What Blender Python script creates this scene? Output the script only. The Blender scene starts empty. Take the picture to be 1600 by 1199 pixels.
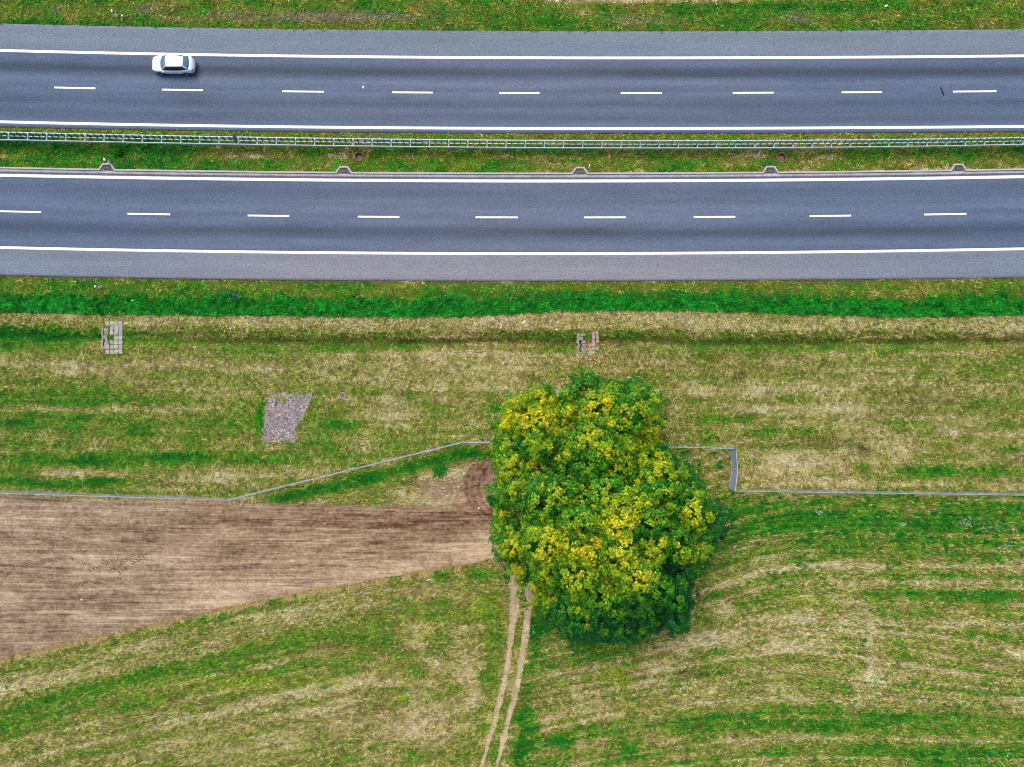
import bpy, bmesh, math, random
import numpy as np
from mathutils import Vector, Matrix

# ------------------------------------------------------------------ camera, sky, sun, exposure
S = 0.0667            # metres per photo pixel on the ground
H = 72.0              # flying height of the drone
scene = bpy.context.scene
COL = scene.collection
cam_d = bpy.data.cameras.new("camera")
cam = bpy.data.objects.new("camera", cam_d)
COL.objects.link(cam)
cam.location = (0, 0, H)
cam.rotation_euler = (0, 0, 0)
cam_d.sensor_width = 36
cam_d.lens = 36 * H / (1600 * S)
cam_d.clip_end = 3000
scene.camera = cam

SUN_EL, SUN_AZ = math.radians(58), math.radians(-25)     # azimuth from +Y, clockwise
world = bpy.data.worlds.new("World")
scene.world = world
world.use_nodes = True
wn = world.node_tree
sky = wn.nodes.new("ShaderNodeTexSky")
sky.sky_type = 'NISHITA'
sky.sun_disc = False
sky.sun_elevation = SUN_EL
sky.sun_rotation = SUN_AZ
sky.air_density = 1.0
sky.dust_density = 4.0
wn.links.new(sky.outputs[0], wn.nodes["Background"].inputs[0])
wn.nodes["Background"].inputs[1].default_value = 0.135
sun_d = bpy.data.lights.new("sun", 'SUN')
sun_d.energy = 1.3
sun_d.angle = math.radians(42)
sun_d.color = (1.0, 0.93, 0.82)
sun = bpy.data.objects.new("sun", sun_d)
COL.objects.link(sun)
sd = Vector((math.sin(SUN_AZ) * math.cos(SUN_EL), math.cos(SUN_AZ) * math.cos(SUN_EL), math.sin(SUN_EL)))
sun.rotation_euler = sd.to_track_quat('Z', 'Y').to_euler()
sun.location = (0, 0, 120)
scene.view_settings.view_transform = 'Standard'
scene.view_settings.look = 'None'
scene.view_settings.gamma = 1
scene.view_settings.exposure = 0.57
scene.cycles.pixel_filter_type = 'BLACKMAN_HARRIS'
scene.cycles.filter_width = 1.0

rng = np.random.default_rng(7)
random.seed(7)

# ------------------------------------------------------------------ helpers
def X(px): return (np.asarray(px, float) - 800) * S
def Y(py): return (599.5 - np.asarray(py, float)) * S
def W(px, py, z=0.0):
    """point at height z that the photo shows at pixel (px, py)"""
    f = 1 - z / H
    return Vector((float(X(px)) * f, float(Y(py)) * f, z))

def lin(c):
    c = np.asarray(c, float) / 255.0
    return np.where(c <= 0.04045, c / 12.92, ((c + 0.055) / 1.055) ** 2.4)
ALB = 0.80
def alb(c, k=1.0):
    v = lin(c) * ALB * k
    return (float(v[0]), float(v[1]), float(v[2]), 1.0)

def tag(o, label, cat=None, group=None, kind=None):
    o["label"] = label
    if cat: o["category"] = cat
    if group: o["group"] = group
    if kind: o["kind"] = kind
    return o

def empty(name, loc, rz=0.0):
    o = bpy.data.objects.new(name, None)
    o.empty_display_size = 0.3
    COL.objects.link(o)
    o.location = loc
    o.rotation_euler = (0, 0, rz)
    return o

def copy_tree(o, parent=None):
    c = o.copy()
    COL.objects.link(c)
    c.parent = parent
    for ch in list(o.children):
        copy_tree(ch, c)
    return c

class MB:
    """collects shapes and links them as one mesh object"""
    def __init__(s): s.v = []; s.f = []
    def box(s, c, d, rz=0.0, tilt=None):
        n = len(s.v)
        hx, hy, hz = d[0] / 2, d[1] / 2, d[2] / 2
        m = Matrix.Rotation(rz, 3, 'Z')
        if tilt is not None: m = m @ tilt
        for sx, sy, sz in ((-1,-1,-1),(1,-1,-1),(1,1,-1),(-1,1,-1),(-1,-1,1),(1,-1,1),(1,1,1),(-1,1,1)):
            s.v.append(tuple(Vector(c) + m @ Vector((sx*hx, sy*hy, sz*hz))))
        for q in ((0,3,2,1),(4,5,6,7),(0,1,5,4),(1,2,6,5),(2,3,7,6),(3,0,4,7)):
            s.f.append(tuple(n + i for i in q))
        return s
    def bar(s, a, b, wd, ht):
        a, b = Vector(a), Vector(b)
        d = b - a
        rz = math.atan2(d.y, d.x)
        return s.box((a + b) / 2, (d.length, wd, ht), rz)
    def tube(s, pts, rad, n=8, cap=True):
        pts = [Vector(p) for p in pts]
        rad = rad if isinstance(rad, (list, tuple)) else [rad] * len(pts)
        base = len(s.v)
        for i, p in enumerate(pts):
            d = (pts[min(i + 1, len(pts) - 1)] - pts[max(i - 1, 0)]).normalized()
            u = d.cross(Vector((0.3, 1, 0.2))).normalized()
            w = d.cross(u)
            for k in range(n):
                a = 2 * math.pi * k / n
                s.v.append(tuple(p + (u * math.cos(a) + w * math.sin(a)) * rad[i]))
        for i in range(len(pts) - 1):
            for k in range(n):
                a, b = base + i*n + k, base + i*n + (k+1) % n
                s.f.append((a, b, b + n, a + n))
        if cap:
            s.f.append(tuple(base + k for k in range(n))[::-1])
            s.f.append(tuple(base + (len(pts)-1)*n + k for k in range(n)))
        return s
    def lathe(s, prof, c=(0, 0, 0), n=24):
        """profile of (radius, z), turned about a vertical axis through c"""
        base = len(s.v)
        for r, z in prof:
            for k in range(n):
                a = 2 * math.pi * k / n
                s.v.append((c[0] + r*math.cos(a), c[1] + r*math.sin(a), c[2] + z))
        for i in range(len(prof) - 1):
            for k in range(n):
                a, b = base + i*n + k, base + i*n + (k+1) % n
                s.f.append((a, b, b + n, a + n))
        return s
    def prism(s, poly, z0, z1):
        n = len(poly); b = len(s.v)
        for z in (z0, z1):
            for p in poly: s.v.append((p[0], p[1], z))
        s.f.append(tuple(range(b, b + n))[::-1]); s.f.append(tuple(range(b + n, b + 2*n)))
        for i in range(n):
            j = (i + 1) % n
            s.f.append((b+i, b+j, b+n+j, b+n+i))
        return s
    def build(s, name, mat, parent=None, smooth=False, bevel=0.0, loc=None):
        me = bpy.data.meshes.new(name)
        me.from_pydata(s.v, [], s.f)
        me.update()
        bm = bmesh.new(); bm.from_mesh(me)
        bmesh.ops.recalc_face_normals(bm, faces=bm.faces)
        bm.to_mesh(me); bm.free()
        me.materials.append(mat)
        if smooth: me.polygons.foreach_set("use_smooth", [True] * len(me.polygons))
        o = bpy.data.objects.new(name, me)
        COL.objects.link(o)
        if parent: o.parent = parent
        if loc is not None: o.location = loc
        if bevel:
            b = o.modifiers.new("bevel", 'BEVEL'); b.width = bevel; b.segments = 2
        return o

def np_mesh(name, verts, faces, mat, colors=None, parent=None, smooth=False):
    """fast mesh from numpy arrays; faces (m,k); colors per vertex (n,3) linear"""
    me = bpy.data.meshes.new(name)
    nv, nf, k = len(verts), len(faces), faces.shape[1]
    me.vertices.add(nv)
    me.vertices.foreach_set("co", np.ascontiguousarray(verts, dtype=np.float32).ravel())
    me.loops.add(nf * k)
    me.loops.foreach_set("vertex_index", np.ascontiguousarray(faces, dtype=np.int32).ravel())
    me.polygons.add(nf)
    me.polygons.foreach_set("loop_start", np.arange(0, nf * k, k, dtype=np.int32))
    me.polygons.foreach_set("loop_total", np.full(nf, k, dtype=np.int32))
    if smooth: me.polygons.foreach_set("use_smooth", np.ones(nf, dtype=bool))
    me.update(calc_edges=True)
    if colors is not None:
        at = me.color_attributes.new("tint", 'FLOAT_COLOR', 'POINT')
        c4 = np.ones((nv, 4), dtype=np.float32); c4[:, :3] = colors
        at.data.foreach_set("color", c4.ravel())
    me.materials.append(mat)
    o = bpy.data.objects.new(name, me)
    COL.objects.link(o)
    if parent: o.parent = parent
    return o

# value noise ------------------------------------------------------
def _hash(ix, iy, seed):
    h = (ix.astype(np.int64) * 374761393 + iy.astype(np.int64) * 668265263 + seed * 2147483647) & 0xffffffff
    h = ((h ^ (h >> 13)) * 1274126177) & 0xffffffff
    h = ((h ^ (h >> 16)) * 2246822519) & 0xffffffff
    return ((h ^ (h >> 15)) & 0xffffff) / float(0xffffff)
def vnoise(x, y, seed=0):
    x = np.asarray(x, float); y = np.asarray(y, float)
    ix, iy = np.floor(x), np.floor(y)
    fx, fy = x - ix, y - iy
    fx = fx*fx*(3 - 2*fx); fy = fy*fy*(3 - 2*fy)
    a = _hash(ix, iy, seed); b = _hash(ix+1, iy, seed); c = _hash(ix, iy+1, seed); d = _hash(ix+1, iy+1, seed)
    return (a*(1-fx) + b*fx)*(1-fy) + (c*(1-fx) + d*fx)*fy
def fbm(x, y, seed=0, octv=4):
    t = 0; amp = 1; tot = 0
    for i in range(octv):
        t = t + amp * vnoise(x * 2**i + 17.3*i, y * 2**i + 9.1*i, seed + i); tot += amp; amp *= 0.55
    return t / tot
def sstep(a, b, x):
    t = np.clip((x - a) / (b - a), 0, 1)
    return t*t*(3 - 2*t)

# materials --------------------------------------------------------
def mat_new(name):
    m = bpy.data.materials.new(name); m.use_nodes = True
    return m, m.node_tree, m.node_tree.nodes["Principled BSDF"]

def mat_plain(name, c, rough=0.6, metal=0.0, var=0.15, scale=6.0, k=1.0, coat=0.0):
    m, nt, p = mat_new(name)
    tc = nt.nodes.new("ShaderNodeTexCoord")
    nz = nt.nodes.new("ShaderNodeTexNoise"); nz.inputs["Scale"].default_value = scale; nz.inputs["Detail"].default_value = 6
    mr = nt.nodes.new("ShaderNodeMapRange"); mr.inputs[1].default_value = 0.3; mr.inputs[2].default_value = 0.7
    mr.inputs[3].default_value = 1 - var; mr.inputs[4].default_value = 1 + var
    mx = nt.nodes.new("ShaderNodeVectorMath"); mx.operation = 'SCALE'
    mx.inputs[0].default_value = alb(c, k)[:3]
    nt.links.new(tc.outputs["Object"], nz.inputs["Vector"])
    nt.links.new(nz.outputs["Fac"], mr.inputs[0])
    nt.links.new(mr.outputs[0], mx.inputs["Scale"])
    nt.links.new(mx.outputs[0], p.inputs["Base Color"])
    p.inputs["Roughness"].default_value = rough
    p.inputs["Metallic"].default_value = metal
    if coat: p.inputs["Coat Weight"].default_value = coat
    return m

def mat_tint(name, rough=0.9, noise=((9.0, 0.25),), bump=0.0, bscale=9.0, translucent=0.0, spec=0.2):
    """base colour from the vertex tint, times fine noise"""
    m, nt, p = mat_new(name)
    at = nt.nodes.new("ShaderNodeAttribute"); at.attribute_name = "tint"
    tc = nt.nodes.new("ShaderNodeTexCoord")
    cur = at.outputs["Color"]
    for sc, am in noise:
        nz = nt.nodes.new("ShaderNodeTexNoise"); nz.inputs["Scale"].default_value = sc
        nz.inputs["Detail"].default_value = 3; nz.inputs["Roughness"].default_value = 0.7
        nt.links.new(tc.outputs["Object"], nz.inputs["Vector"])
        mr = nt.nodes.new("ShaderNodeMapRange"); mr.inputs[1].default_value = 0.3; mr.inputs[2].default_value = 0.7
        mr.inputs[3].default_value = 1 - am; mr.inputs[4].default_value = 1 + am
        nt.links.new(nz.outputs["Fac"], mr.inputs[0])
        mx = nt.nodes.new("ShaderNodeVectorMath"); mx.operation = 'SCALE'
        nt.links.new(cur, mx.inputs[0]); nt.links.new(mr.outputs[0], mx.inputs["Scale"])
        cur = mx.outputs[0]
    nt.links.new(cur, p.inputs["Base Color"])
    p.inputs["Roughness"].default_value = rough
    p.inputs["Specular IOR Level"].default_value = spec
    if bump:
        nz = nt.nodes.new("ShaderNodeTexNoise"); nz.inputs["Scale"].default_value = bscale; nz.inputs["Detail"].default_value = 5
        nt.links.new(tc.outputs["Object"], nz.inputs["Vector"])
        bp = nt.nodes.new("ShaderNodeBump"); bp.inputs["Strength"].default_value = bump; bp.inputs["Distance"].default_value = 0.1
        nt.links.new(nz.outputs["Fac"], bp.inputs["Height"]); nt.links.new(bp.outputs[0], p.inputs["Normal"])
    if translucent:
        tr = nt.nodes.new("ShaderNodeBsdfTranslucent"); nt.links.new(cur, tr.inputs["Color"])
        mix = nt.nodes.new("ShaderNodeMixShader"); mix.inputs[0].default_value = translucent
        out = nt.nodes["Material Output"]
        nt.links.new(p.outputs[0], mix.inputs[1]); nt.links.new(tr.outputs[0], mix.inputs[2])
        nt.links.new(mix.outputs[0], out.inputs["Surface"])
    return m

M_ground = mat_tint("soil and thatch", noise=((7.0, 0.25), (26.0, 0.3)), bump=0.6, bscale=10)
M_blade = mat_tint("grass blades", noise=(), translucent=0.25, rough=0.75)
M_dirt = mat_tint("ploughed dirt", noise=((5.0, 0.14), (22.0, 0.22)), bump=0.7, bscale=14)
M_asphalt = mat_tint("asphalt", noise=((1.1, 0.05), (3.2, 0.14), (7.5, 0.36)), rough=0.85, bump=0.15, bscale=40)
M_leaf = mat_tint("tree leaves", noise=(), translucent=0.3, rough=0.6, spec=0.3)
M_stone = mat_tint("gravel stones", noise=((20.0, 0.2),), rough=0.9)
M_paint = mat_plain("white road paint", (250, 250, 250), rough=0.6, var=0.10, scale=5.0, k=1.1)
M_wornpaint = mat_plain("worn white road paint", (246, 247, 249), rough=0.6, var=0.16, scale=3.5, k=1.0)
M_conc = mat_plain("pale concrete", (186, 186, 178), rough=0.9, var=0.22, scale=7)
M_concdark = mat_plain("dark grey concrete", (104, 102, 104), rough=0.9, var=0.25, scale=5)  # darker grey than the kerb, for inlet aprons and post foot
M_steel = mat_plain("galvanised steel", (194, 209, 220), rough=0.5, metal=0.0, var=0.1, scale=3)
M_steeldk = mat_plain("weathered steel", (128, 138, 150), rough=0.5, metal=0.0, var=0.15, scale=3)
M_wire = mat_plain("galvanised wire", (150, 164, 186), rough=0.5, var=0.12, scale=2)
M_green = mat_plain("green plastic", (12, 118, 84), rough=0.5, var=0.1)
M_iron = mat_plain("dark iron", (52, 56, 64), rough=0.6, var=0.3, scale=9)
M_rust = mat_plain("rusty iron lid", (150, 108, 88), rough=0.85, var=0.2, scale=9)
M_white = mat_plain("white plastic", (255, 255, 255), rough=0.5, var=0.03, k=1.18)
M_red = mat_plain("red reflector", (200, 40, 30), rough=0.4, var=0.06)
M_bark = mat_plain("bark", (96, 80, 62), rough=0.95, var=0.35, scale=4)
M_signback = mat_plain("grey sign back", (92, 112, 142), rough=0.5, var=0.08)
M_hole = mat_plain("painted hole shade", (38, 30, 26), rough=1.0, var=0.3)  # near-black colour painted for the shade inside pits and slots
M_stick = mat_plain("dark rubber strip", (24, 24, 28), rough=0.8, var=0.2)

# ------------------------------------------------------------------ lines measured along the motorway
def curve(pts, deg=3):
    xs = np.array([p[0] for p in pts], float); ys = np.array([p[1] for p in pts], float)
    c = np.polyfit((xs - 800) / 800, ys, deg)
    d = np.polyder(c)
    def f(px):
        t = (np.asarray(px, float) - 800) / 800
        tc = np.clip(t, -1.1, 1.1)
        return np.polyval(c, tc) + np.polyval(d, tc) * (t - tc)
    return f
U_N = curve([(0,37),(200,41.5),(400,45.5),(800,48.3),(1200,49),(1600,46)])
U_L1 = curve([(0,79),(400,86.9),(800,90.5),(1200,90.2),(1600,87.5)])
U_D = curve([(117,137.5),(285,141),(473,143.3),(643,144.5),(811,145.5),(1002,145.5),(1177,145.3),(1347,144.5),(1523,143)])
U_L2 = curve([(0,190.5),(400,197.8),(800,200.8),(1200,200.5),(1600,197.8)])
U_S = curve([(0,198.7),(400,205.4),(800,208),(1200,208.1),(1600,206)])
L_K = curve([(0,262.5),(400,269.5),(800,271.2),(1200,270.6),(1600,265)])
L_L1 = curve([(0,274),(400,280.5),(800,283),(1200,281.7),(1600,276.2)])
L_D = curve([(32,331),(232,334.7),(420,337.4),(592,338.7),(776,340.2),(945,340),(1116,338.9),(1297,337.5),(1477,335)])
L_L2 = curve([(0,387),(400,393.5),(800,397),(1200,394.3),(1600,389)])
L_S = curve([(0,430.7),(400,436.8),(800,440),(1200,437.5),(1600,434.3)])
R_N = curve([(0,207.5),(400,216),(800,219.8),(1200,221),(1600,216)])
R_S = curve([(0,218.7),(400,227),(800,230.7),(1200,232),(1600,226.3)])
def lin_i(pts):
    xs = [p[0] for p in pts]; ys = [p[1] for p in pts]
    return lambda px: np.interp(px, xs, ys)
MOW = lin_i([(-200,486),(0,487),(150,490),(330,492),(430,492),(520,494),(720,494),(860,486.5),(1000,484),(1180,487),(1270,491),(1400,495),(1500,493),(1600,491),(1800,490)])
DITCH = lin_i([(-200,525),(0,525),(240,527),(450,531),(800,532),(1000,530),(1200,533),(1600,529),(1800,529)])
FENCE = lin_i([(-400,754),(0,766),(365,777.5),(725,689.5),(775,690),(1000,695.5),(1138,697.5),(1140,763),(1600,770),(1900,774)])
DIRT_T = lin_i([(-400,768),(0,773),(100,778),(365,783),(450,786),(560,789),(640,790),(690,789),(712,784),(718,766),(723,746),(733,730),(750,719),(775,712),(800,710),(840,725)])
DIRT_B = lin_i([(-400,1110),(0,1030),(200,986),(400,941),(540,916),(640,897),(700,888),(770,873),(800,880),(840,885)])

def rut(pts):
    ys = [p[1] for p in pts]; xs = [p[0] for p in pts]
    return lambda py: np.interp(py, ys, xs)
RUT1 = rut([(812,860),(808,900),(803,950),(798,1000),(789,1060),(775,1120),(762,1165),(752,1199),(735,1260),(640,1600)])
RUT2 = rut([(822,860),(829,900),(826,950),(820,1000),(812,1050),(801,1100),(788,1150),(776,1199),(762,1260),(660,1600)])

# ------------------------------------------------------------------ ground cover colour, in photo pixel coordinates
RAMP_T = [0.0, 0.2, 0.4, 0.58, 0.78, 1.0]
RAMP_C = np.array([(222,212,158), (186,174,112), (142,144,66), (112,146,40), (60,142,24), (6,114,26)], float)
RAMP_L = lin(RAMP_C)
def ramp(g):
    g = np.clip(g, 0, 1)
    return np.stack([np.interp(g, RAMP_T, RAMP_L[:, k]) for k in range(3)], -1)

# centre x, y, radius x, y, change of greenness : clumps and bald spots of the meadow and fields
BLOBS = [
 (15,660,28,6,.4),(130,627,110,6,.25),(170,715,190,11,.3),(270,711,45,5,.3),(30,750,50,6,.5),(165,751,22,7,.5),(80,758,40,5,.35),
 (140,740,90,6,-.3),(345,748,65,13,-.35),(170,641,170,3,-.3),(60,683,60,4,-.3),(60,648,60,5,.25),(210,675,40,8,.25),(330,675,40,6,.2),
 (120,575,40,10,-.25),(20,545,60,14,.15),(60,522,110,14,.35),(130,600,150,12,.15),(350,600,90,20,-.1),
 (510,655,40,12,.3),(408,652,6,36,.45),(530,666,35,6,.35),(490,692,45,10,.3),(440,715,70,12,.25),(545,600,50,14,.1),(570,612,30,10,.15),
 (640,625,75,9,-.25),(600,650,70,5,-.25),(700,640,60,14,.05),(660,690,80,10,.12),(745,600,50,25,-.15),(620,560,120,18,-.12),
 (1125,656,40,6,.3),(1110,640,30,5,.15),(1200,668,14,12,.35),(1165,655,20,5,.25),(1260,722,100,20,-.33),(1460,736,40,7,.5),(1545,736,30,8,.5),(1350,731,14,5,.35),
 (1190,640,60,10,-.25),(1130,615,90,8,-.2),(1580,702,25,5,.35),(1420,680,70,10,-.1),(1500,640,60,18,.12),(1330,640,60,14,-.08),(1560,715,50,6,-.25),(1400,710,60,8,-.25),
 (1200,745,60,10,-.1),(1330,755,150,7,-.18),(1090,690,60,8,.18),(1080,745,30,10,.05),
 # south right
 (1180,795,120,18,.22),(1350,800,100,14,.2),(1560,795,60,14,.25),(1250,830,150,16,.15),(1480,830,130,22,.22),(1320,860,80,12,.1),(1140,850,40,30,.1),
 (1380,932,30,8,.4),(1430,930,12,8,.4),(1132,955,16,11,-.55),(1360,1056,20,14,-.5),(1385,1066,18,5,-.35),(1150,930,60,8,.15),(1090,1000,60,16,-.3),(1030,1030,80,18,-.25),
 (1100,1035,25,10,.35),(1330,1125,70,12,.3),(1400,1120,40,8,.3),(1250,1135,60,7,.35),(1220,1170,60,8,.25),(1370,1170,60,12,.3),(1540,1185,80,22,.4),(1450,1188,60,14,.3),(1585,1150,25,12,.25),
 (985,1165,30,15,.45),(875,1160,25,10,.4),(1120,1128,40,10,.3),(1070,1070,60,8,-.2),(1010,1060,40,14,-.2),(1575,1142,20,8,-.4),(1300,1000,120,16,-.2),(1480,980,110,10,-.2),
 (1225,1010,60,10,-.25),(1250,965,60,8,-.2),(920,1110,40,20,-.2),(860,1140,20,14,-.2),(900,1010,80,18,.2),(950,1025,70,12,.2),
 (1358,1000,5,60,-.22),(1336,1085,6,60,-.18),(905,1110,5,60,-.2),(935,1120,6,70,-.2),
 # track verges
 (835,1010,14,50,.45),(822,1130,16,60,.5),(810,1185,14,30,.5),(770,1010,16,50,.35),(760,1070,16,30,.4),(775,940,24,25,.2),(850,980,20,16,.3),
 (745,1092,14,10,-.55),(670,905,7,6,-.5),(655,1000,14,24,-.3),(600,1065,60,10,-.4),(700,1060,20,14,.15),(740,1040,24,40,-.2),(640,960,60,10,.2),(700,900,70,10,.25),(750,890,30,12,.2),
 (570,1000,60,10,.25),(660,1130,40,30,-.25),(560,1140,60,30,-.12),(690,1180,40,16,.2),
]
# brown, bare or shaded-straw spots: x, y, rx, ry, amount
BROWNS = [(1346,703,14,7,.9),(1290,690,80,8,.5),(1585,715,25,8,.6),(1095,1054,14,5,.8),(1070,1052,10,5,.6),(1095,1133,8,5,.8),(1150,1152,5,4,.8),(392,686,8,6,.5),(620,622,10,7,.4),
 (1150,570,60,20,.3),(980,560,60,10,.25),(275,748,8,10,.4),(300,560,60,12,.2),(1420,625,100,14,.25),(820,520,60,4,.4),(830,1090,40,16,.3),(540,1010,60,10,.25),(600,1110,60,12,.35)]
LIMES = [(1262,940,26,7,.8),(965,1058,18,16,.7),(632,1093,12,8,.9),(752,945,26,16,.6),(470,1065,70,8,.5),(380,1068,60,8,.5),(1140,905,40,6,.4),(760,1130,12,40,.3),(660,985,16,20,.35)]

def blobsum(bl, px, py, wob):
    t = np.zeros_like(px)
    dx = (wob - 0.5)
    for cx, cy, rx, ry, a in bl:
        m = (np.abs(px - cx) < 3*rx) & (np.abs(py - cy) < 3*ry)
        if m.any():
            u = (px[m] - cx) / rx + dx[m] * 1.2; v = (py[m] - cy) / ry + dx[m] * 1.6
            t[m] += a * np.exp(-(u*u + v*v))
    return t

def cover(px, py, extra=0.0):
    """linear display colour of what grows or lies at a pixel; also the greenness"""
    px = np.asarray(px, float); py = np.asarray(py, float)
    streak = fbm(px/140, py/7.5, 3, 4)
    streak2 = fbm(px/60, py/5, 31, 3)
    mid = fbm(px/38, py/20, 5, 4)
    fine = fbm(px/5.5, py/4.2, 9, 3)
    vfine = vnoise(px/2.2, py/2.2, 12)
    wob = fbm(px/18, py/9, 14, 3)
    pink = np.zeros_like(px); brown = np.zeros_like(px); deep = np.zeros_like(px)
    # ---- meadow (default)
    rows_ = fbm(px/330, py/3.0, 4, 3)
    g = 0.37 + 0.55*(streak - .5) + 0.50*(mid - .5) + .32*(rows_ - .5)
    left = sstep(480, 150, px)
    g += left * 0.17 * sstep(560, 640, py)
    g -= 0.10 * sstep(520, 760, px) * sstep(1000, 800, px) * sstep(650, 560, py)
    pink += 0.55*sstep(480, 700, px)*sstep(1180, 900, px)*sstep(620, 500, py) + 0.5*sstep(1150,1230,px)*sstep(1420,1300,px)*sstep(690,720,py)
    # fresh-mown bench under the verge
    bench = sstep(0, 5, py - MOW(px)) * sstep(0, -8, py - DITCH(px) + 12)
    g = g*(1 - .6*bench) + .6*bench*(0.14 + 0.25*(mid - .5))
    # ditch
    dd = py - DITCH(px)
    wob2 = fbm(px/30, py/30, 77, 3)
    din = np.exp(-((dd - 14*(wob2 - .5)) / 8.5)**2)
    g += din * (0.22 + 0.35*(mid - .4))
    brown += din * (0.75 + 0.9*(wob - .45)) * sstep(180, 420, px) * np.exp(-((dd - 2)/6.5)**2)
    g += np.exp(-((dd - 14)/5)**2) * 0.12
    # ---- south of the fence
    south = py > FENCE(px)
    tri = south & (px < 800)
    df = py - FENCE(px)
    gt = 0.30 + 0.6*(mid - .5) + 0.4*(streak2-.5) + 0.62*np.exp(-((df - 20 - 10*(wob - .5))/11)**2) * sstep(400, 450, px) * (0.5 + wob)
    gt -= 0.35*sstep(640, 720, px)*sstep(28, 45, df)
    g = np.where(tri, gt, g)
    pink = np.where(tri, 0.6*sstep(600, 700, px), pink)
    # left field: bands that follow the edge of the dirt
    v = py + 0.262*px - 0.000045*px*px + 10*(fbm(px/90, py/40, 21, 2) - .5)
    gl = np.interp(v, [1026,1040,1054,1068,1086,1096,1112,1128,1142,1154,1166,1180,1196,1212,1230,1250,1272,1296,1330,1370,1420],
                      [.3,.52,.38,.22,.14,.40,.58,.52,.42,.56,.28,.42,.16,.4,.16,.44,.26,.4,.22,.36,.3])
    fade = sstep(700, 430, px)
    sl = fbm(px/110, v/6.5, 23, 4)
    gl = gl*fade + (1-fade)*(0.33 + 0.55*(mid - .5)) + (0.55*fade + .2)*(sl - .5) + 0.2*(mid - .5)
    leftf = (py > DIRT_B(px)) & (px < 815)
    vs = fbm(px/6, py/70, 25, 3)
    sl2 = fbm(px/380, v/2.8, 24, 3)
    gl += .42*(sl2 - .5)*(.35 + .65*fade) + .03
    gl += 0.5*(vs - .5) * sstep(560, 640, px) * sstep(1080, 1120, py)
    g = np.where(leftf, gl, g)
    pink = np.where(leftf, 0.35*sstep(450, 600, px), pink)
    # right field: bands that swing round the tree
    k = 0.0011*sstep(1120, 900, py) + 0.00035
    tilt = 0.01 + 0.13*np.exp(-((py - 1050)/55)**2)
    vr = py - k*np.maximum(0, 1290 - px)**2 * 0.8 - tilt*np.maximum(0, px - 1230)
    sr = fbm(px/170, vr/8, 27, 4)
    sr2 = fbm(px/420, vr/3.0, 28, 3); sr3 = fbm(px/900, vr/4.6, 30, 2)
    gr = 0.36 + 0.45*(sr - .5) + 0.45*(mid - .5) + .42*(sr2 - .5) - .28*sstep(.60, .78, sr3) + .26*sstep(.40, .24, sr3)
    gr += 0.13*sstep(875, 845, vr) * sstep(760, 790, py)
    spots = sstep(.63, .74, fbm(px/7, py/6, 29, 2))
    gr += spots * 0.55 * (sstep(900, 850, py) + 0.6*sstep(.45, .6, mid))
    gr += 0.05*sstep(1080, 1180, py)
    vsr = fbm(px/7, py/60, 26, 3)
    gr += 0.45*(vsr - .5) * sstep(1000, 930, px) * sstep(1020, 1080, py)
    rightf = south & (px >= 800)
    g = np.where(rightf & ~leftf, gr, g)
    pink = np.where(rightf & ~leftf, 0.35*sstep(1250, 1000, px), pink)
    # blobs
    b = blobsum(BLOBS, px, py, wob)
    g = g + b
    brown += blobsum(BROWNS, px, py, wob)
    lime = blobsum(LIMES, px, py, wob)
    # ---- verges
    upper = py < U_N(px)
    gu = 0.62 + 0.75*(mid - .5) + 0.3*(streak2 - .5) + .3*(wob-.5)
    gu += 0.35*np.exp(-((px-1290)/190)**2 - ((py-13)/8)**2) - 0.5*sstep(8,2,py)*sstep(780,850,px)*sstep(1300,1100,px)
    gu += .3*sstep(8, 3, U_N(px) - py)*sstep(380, 250, px)
    bare = (np.exp(-((px-520)/120)**2 - ((py-26)/7)**2) + .8*np.exp(-((px-230)/22)**2-((py-14)/6)**2) + .6*np.exp(-((px-90)/10)**2-((py-15)/5)**2) +
            .6*np.exp(-((px-360)/40)**2-((py-25)/6)**2) + .6*np.exp(-((px-1000)/50)**2-((py-33)/6)**2) + .7*np.exp(-((px-1245)/20)**2-((py-28)/9)**2)) * (0.4 + 1.3*wob)
    g = np.where(upper, gu, g)
    medn = (py > U_S(px)) & (py < L_K(px))
    gm = 0.57 + 0.85*(mid - .5) + 0.45*(wob - .5)
    gm += .22*sstep(520, 250, px) + .14*np.exp(-((px-660)/80)**2)
    olv = sstep(10, 6, py - U_S(px))
    gm = gm*(1 - .75*olv) + .75*olv*0.46
    gm -= .45*np.exp(-((py - 244 - 4*(wob-.5))/4)**2) * sstep(.35, .6, fbm(px/90, py/50, 41, 2))
    gm -= .35*sstep(8, 1, L_K(px) - py) * sstep(.4, .6, fbm(px/50, py/50, 43, 2))
    g = np.where(medn, gm, g)
    low = (py > L_S(px)) & (py < MOW(px))
    dl = py - L_S(px); dm = MOW(px) - py
    gw = 0.60 + .08*sstep(520, 300, px) + 0.55*(mid - .5) + 0.5*(wob - .5)
    herb = sstep(32 + 26*(fbm(px/40, py/40, 47, 3) - .5), 22 + 26*(fbm(px/40, py/40, 47, 3) - .5), dm)
    gw = gw*(1-herb) + herb*(0.93 + .25*(fine - .5))
    rim = sstep(6 + 8*(wob - .5), 1, dl)
    gw -= .22*rim
    g = np.where(low, gw, g)
    pink = np.where(upper | medn | low, 0, pink)
    brown = np.where(low, rim*.5*sstep(.35,.6,mid), np.where(upper | medn, brown*0, brown))
    olive = np.where(upper | medn | low, 0.5, 0.0)
    # ---- fine variation and colour
    amp = np.where(low, .25, .42)
    gg = g + amp*(fine - .5) + .16*(vfine - .5) + extra
    c = ramp(gg)
    pk = np.clip(pink, 0, 1) * np.clip(1 - gg*2.0, 0, 1)
    c = c * (1 + pk[..., None] * np.array([0.06, -0.12, -0.05]))
    lm = np.clip(lime, 0, 1)[..., None]
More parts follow.
